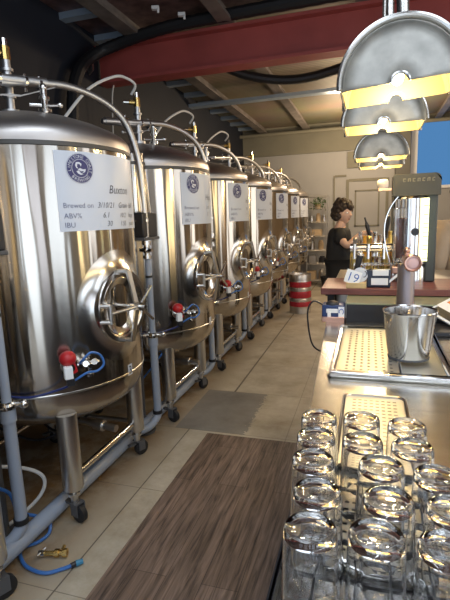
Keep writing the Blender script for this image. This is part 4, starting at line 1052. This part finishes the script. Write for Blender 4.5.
# bartender: faces +X (towards the taps), right arm (camera side) reaching forward
bx_, by_ = -.30, 5.0
bt_ = thing('person', (bx_, by_, 0), 'bartender in black t-shirt with curly dark hair reaching to the taps', 'person')
N_ = []; E_ = []
def nd(p, r, par=None):
    N_.append((p, r)); 
    if par is not None: E_.append((par, len(N_) - 1))
    return len(N_) - 1
pel = nd((0, 0, .96), (.13, .17)); ab = nd((0, 0, 1.10), (.11, .15), pel); chs = nd((.0, 0, 1.28), (.10, .145), ab); nk0 = nd((-.005, 0, 1.43), (.065, .10), chs); nk = nd((.015, 0, 1.49), .052, nk0); hd0 = nd((.03, 0, 1.55), .05, nk)
for sy in (-1, 1):
    hp = nd((0, .09 * sy, .88), .092, pel); kn = nd((.02, .10 * sy, .50), .06, hp); an = nd((-.01, .11 * sy, .10), .042, kn); ft_ = nd((.05, .115 * sy, .045), .04, an); nd((.15, .125 * sy, .035), .034, ft_)
shr = nd((.0, -.185, 1.39), .046, chs); elr = nd((.09, -.24, 1.27), .044, shr); wrr = nd((.21, -.19, 1.385), .029, elr)
shl = nd((.0, .185, 1.39), .046, chs); ell = nd((.12, .23, 1.22), .044, shl); wrl = nd((.33, .14, 1.30), .029, ell)
hand(N_, E_, wrr, (.21, -.19, 1.385), (.9, .2, .35), (0, 0, 1)); hand(N_, E_, wrl, (.33, .14, 1.30), (.95, -.2, .15), (0, 0, 1))
body = skin_mesh('body', N_, E_, M['skin'], bt_)
hm = MB(); HX = head_mesh(hm, (.035, -.0, 1.605), R(-38), R(4)); 
# join the head into the body mesh
def join_into(o, mb):
    me = o.data; vs = [tuple(v.co) for v in me.vertices]; fs = [tuple(p_.vertices) for p_ in me.polygons]
    k = MB(); k.v = vs; k.f = fs; k.add(mb.v, mb.f); o.data = k.mesh(o.name, me.materials[0], True, 180)
join_into(body, hm)
def curly(c, r, n, rs, X, mname, keep, parent, nm_='hair'):
    q = MB()
    for i in range(n):
        z = 1 - 2 * (i + .5) / n; a = i * 2.39996; rr = math.sqrt(max(0, 1 - z * z)); d = (rr * math.cos(a), rr * math.sin(a), z)
        if not keep(d): continue
        s_ = rs * random.uniform(.75, 1.25)
        k_ = random.uniform(.9, 1.16); q.ball(X @ Vector((d[0] * r[0] * k_, d[1] * r[1] * k_, d[2] * r[2] * k_)), (s_, s_, s_ * random.uniform(.8, 1.1)), 8, 6)
    return q.build(nm_, M[mname], parent)
curly(None, (.098, .086, .122), 230, .030, HX, 'hair', lambda d: (d[2] > .38 or (d[0] < .12 and d[2] > -.45)) and not (d[0] > .5 and d[2] < .5), bt_)
for s_ in (-1, 1):
    MB().ball(HX @ Vector((.080, s_ * .029, .008)), (.011, .011, .009), 10, 8).build('eye', M['white'], bt_)
    MB().ball(HX @ Vector((.088, s_ * .029, .008)), (.005, .005, .005), 8, 6).build('iris', M['ink'], bt_)
MB().ball(HX @ Vector((.086, 0, -.056)), (.010, .022, .006), 10, 6).build('lips', mat('lips', (.45, .18, .15), .5), bt_)
# clothes
SN = [((0, 0, .97), (.145, .185)), ((0, 0, 1.10), (.13, .17)), ((0, 0, 1.28), (.15, .20)), ((-.005, 0, 1.43), (.08, .13)), ((-.002, -.18, 1.39), .085), ((.055, -.225, 1.31), .07), ((-.002, .18, 1.39), .085), ((.07, .22, 1.29), .07), ((0, 0, .90), (.145, .185))]
skin_mesh('t_shirt', SN, [(0, 1), (1, 2), (2, 3), (2, 4), (4, 5), (2, 6), (6, 7), (0, 8)], M['shirt'], bt_)
TN = [((0, 0, .97), (.14, .18))]; TE = []
for sy in (-1, 1):
    k = len(TN); TN += [((0, .09 * sy, .86), .105), ((.02, .10 * sy, .50), .078), ((-.005, .11 * sy, .12), .068)]; TE += [(0, k), (k, k + 1), (k + 1, k + 2)]
skin_mesh('trousers', TN, TE, M['trouser'], bt_)
for sy in (-1, 1): MB().ball((.06, .12 * sy, .045), (.13, .05, .045), 16, 8).build('shoe', M['black'], bt_)
hb_ = thing('beer_bottle', (bx_ + .29, by_ - .20, 1.43), 'dark slim bottle held in the bartender hand', 'bottle')
MB().lathe([(0, -.06), (.017, -.06), (.019, -.05), (.019, .05), (.008, .09), (.008, .13), (0, .13)], 16, Matrix.Rotation(R(-16), 4, 'Y')).build('bottle_body', M['black'], hb_)

# customer at the right edge, back turned, cut by the frame
cx_, cy_ = .74, 4.05
cu_ = thing('person', (cx_, cy_, 0), 'person in beige jacket with black hair at right photo edge', 'person', rz=R(120)); cu_.scale = (1.06, 1.06, 1.06)
N_ = []; E_ = []
pel = nd((0, 0, .93), (.13, .17)); ab = nd((0, 0, 1.08), (.12, .16), pel); chs = nd((.0, 0, 1.26), (.13, .18), ab); nk0 = nd((-.005, 0, 1.41), (.065, .10), chs); nk = nd((.01, 0, 1.48), .052, nk0); hd0 = nd((.02, 0, 1.55), .05, nk)
for sy in (-1, 1):
    hp = nd((0, .09 * sy, .86), .09, pel); kn = nd((.02, .10 * sy, .48), .06, hp); an = nd((-.01, .11 * sy, .10), .042, kn); ft_ = nd((.05, .115 * sy, .045), .04, an); nd((.15, .125 * sy, .035), .034, ft_)
    sh_ = nd((0, .185 * sy, 1.38), .055, chs); el_ = nd((-.02, .25 * sy, 1.11), .043, sh_); wr_ = nd((.10, .20 * sy, .96), .029, el_)
    hand(N_, E_, wr_, (.10, .20 * sy, .96), (.8, -.2 * sy, -.5), (.5, 0, .8))
body = skin_mesh('body', N_, E_, M['skin'], cu_)
hm = MB(); HX2 = head_mesh(hm, (.03, 0, 1.60), 0, R(8)); join_into(body, hm)
curly(None, (.098, .080, .120), 260, .022, HX2, 'hairblk', lambda d: (d[2] > .35 or (d[0] < -.1 and d[2] > -.25)), cu_)
for s_ in (-1, 1):
    MB().ball(HX2 @ Vector((.080, s_ * .029, .008)), (.011, .011, .009), 10, 8).build('eye', M['white'], cu_)
JN = [((0, 0, .86), (.165, .20)), ((0, 0, 1.08), (.15, .19)), ((0, 0, 1.27), (.155, .205)), ((-.005, 0, 1.42), (.085, .12)), ((0, -.195, 1.375), .078), ((-.02, -.265, 1.11), .068), ((.08, -.21, .98), .052), ((0, .195, 1.375), .078), ((-.02, .265, 1.11), .068), ((.08, .21, .98), .052)]
skin_mesh('jacket', JN, [(0, 1), (1, 2), (2, 3), (2, 4), (4, 5), (5, 6), (2, 7), (7, 8), (8, 9)], M['jacket'], cu_)
TN = [((0, 0, .93), (.14, .18))]; TE = []
for sy in (-1, 1):
    k = len(TN); TN += [((0, .09 * sy, .84), .105), ((.02, .10 * sy, .48), .078), ((-.005, .11 * sy, .12), .068)]; TE += [(0, k), (k, k + 1), (k + 1, k + 2)]
skin_mesh('trousers', TN, TE, M['trouser'], cu_)
for sy in (-1, 1): MB().ball((.06, .12 * sy, .045), (.13, .05, .045), 16, 8).build('shoe', M['black'], cu_)

# ------------------------------------------------------------------ light
def area(name, loc, rot, sx, sy, e, col):
    l = bpy.data.lights.new(name, 'AREA'); l.shape = 'RECTANGLE'; l.size = sx; l.size_y = sy; l.energy = e; l.color = col
    o = bpy.data.objects.new(name, l); COL.objects.link(o); o.location = loc; o.rotation_euler = rot; return o
for i, (a, b) in enumerate(OF):
    area('daylight_front', ((a + b) / 2, YF - .04, 1.45), (R(90), 0, 0), b - a, 2.8, (b - a) * 2.8 * PI * (1.0, .75, 1.6, 1.8, 1.0)[i], ((.80, .90, 1.0), (1, .94, .86), (.8, .9, 1.0), (.80, .90, 1.0), (.95, .95, 1.0))[i])
for i, (a, b) in enumerate(OP):
    area('daylight_side', (XR + .04, (a + b) / 2, 1.75), (0, R(90), 0), 2.4, b - a, (b - a) * 2.4 * PI * (1.4, 2.2, 1.2, 1.4)[i], ((.85, .93, 1.0), (1, .76, .34), (1, .95, .86), (1, .92, .78))[i])
for a_, b_, c_, d_ in ROOF_FILL:
    area('roof_fill', ((a_ + b_) / 2, (c_ + d_) / 2, ZC + .06), (0, 0, 0), b_ - a_, d_ - c_, (b_ - a_) * (d_ - c_) * PI * 2.1, (.86, .93, 1.0))  # added overhead fill shining through the unseen roof gaps
# unseen warm fill lights added to tan the rear of the hall
for i, (x, y) in enumerate(((.6, 6.6), (.3, 9.2), (-.6, 9.4))):
    t = thing('rear_fill', (x, y, 3.0), 'added warm fill light at the rear of hall, %s' % ('nearest the red beam', 'by the door', 'by the wire rack')[i], 'lamp')
    t['group'] = 'rear fill lights'
    L_ = bpy.data.lights.new('warm_fill', 'POINT'); L_.energy = 42; L_.color = (1, .76, .50); L_.shadow_soft_size = .12
    lo = bpy.data.objects.new('warm_fill', L_); COL.objects.link(lo); lo.location = (x, y, 2.9)
    bpy.data.objects.remove(t)
wd = bpy.data.worlds.new('sky'); SC.world = wd; wd.use_nodes = True
bg = wd.node_tree.nodes['Background']; bg.inputs[0].default_value = (.085, .24, .50, 1); bg.inputs[1].default_value = .55

SC.view_settings.view_transform = 'Standard'; SC.view_settings.look = 'None'; SC.view_settings.gamma = 1; SC.view_settings.use_curve_mapping = False
SC.view_settings.exposure = 0.8
SC.cycles.max_bounces = 20; SC.cycles.transmission_bounces = 20; SC.cycles.glossy_bounces = 6
SC.cycles.use_denoising = True
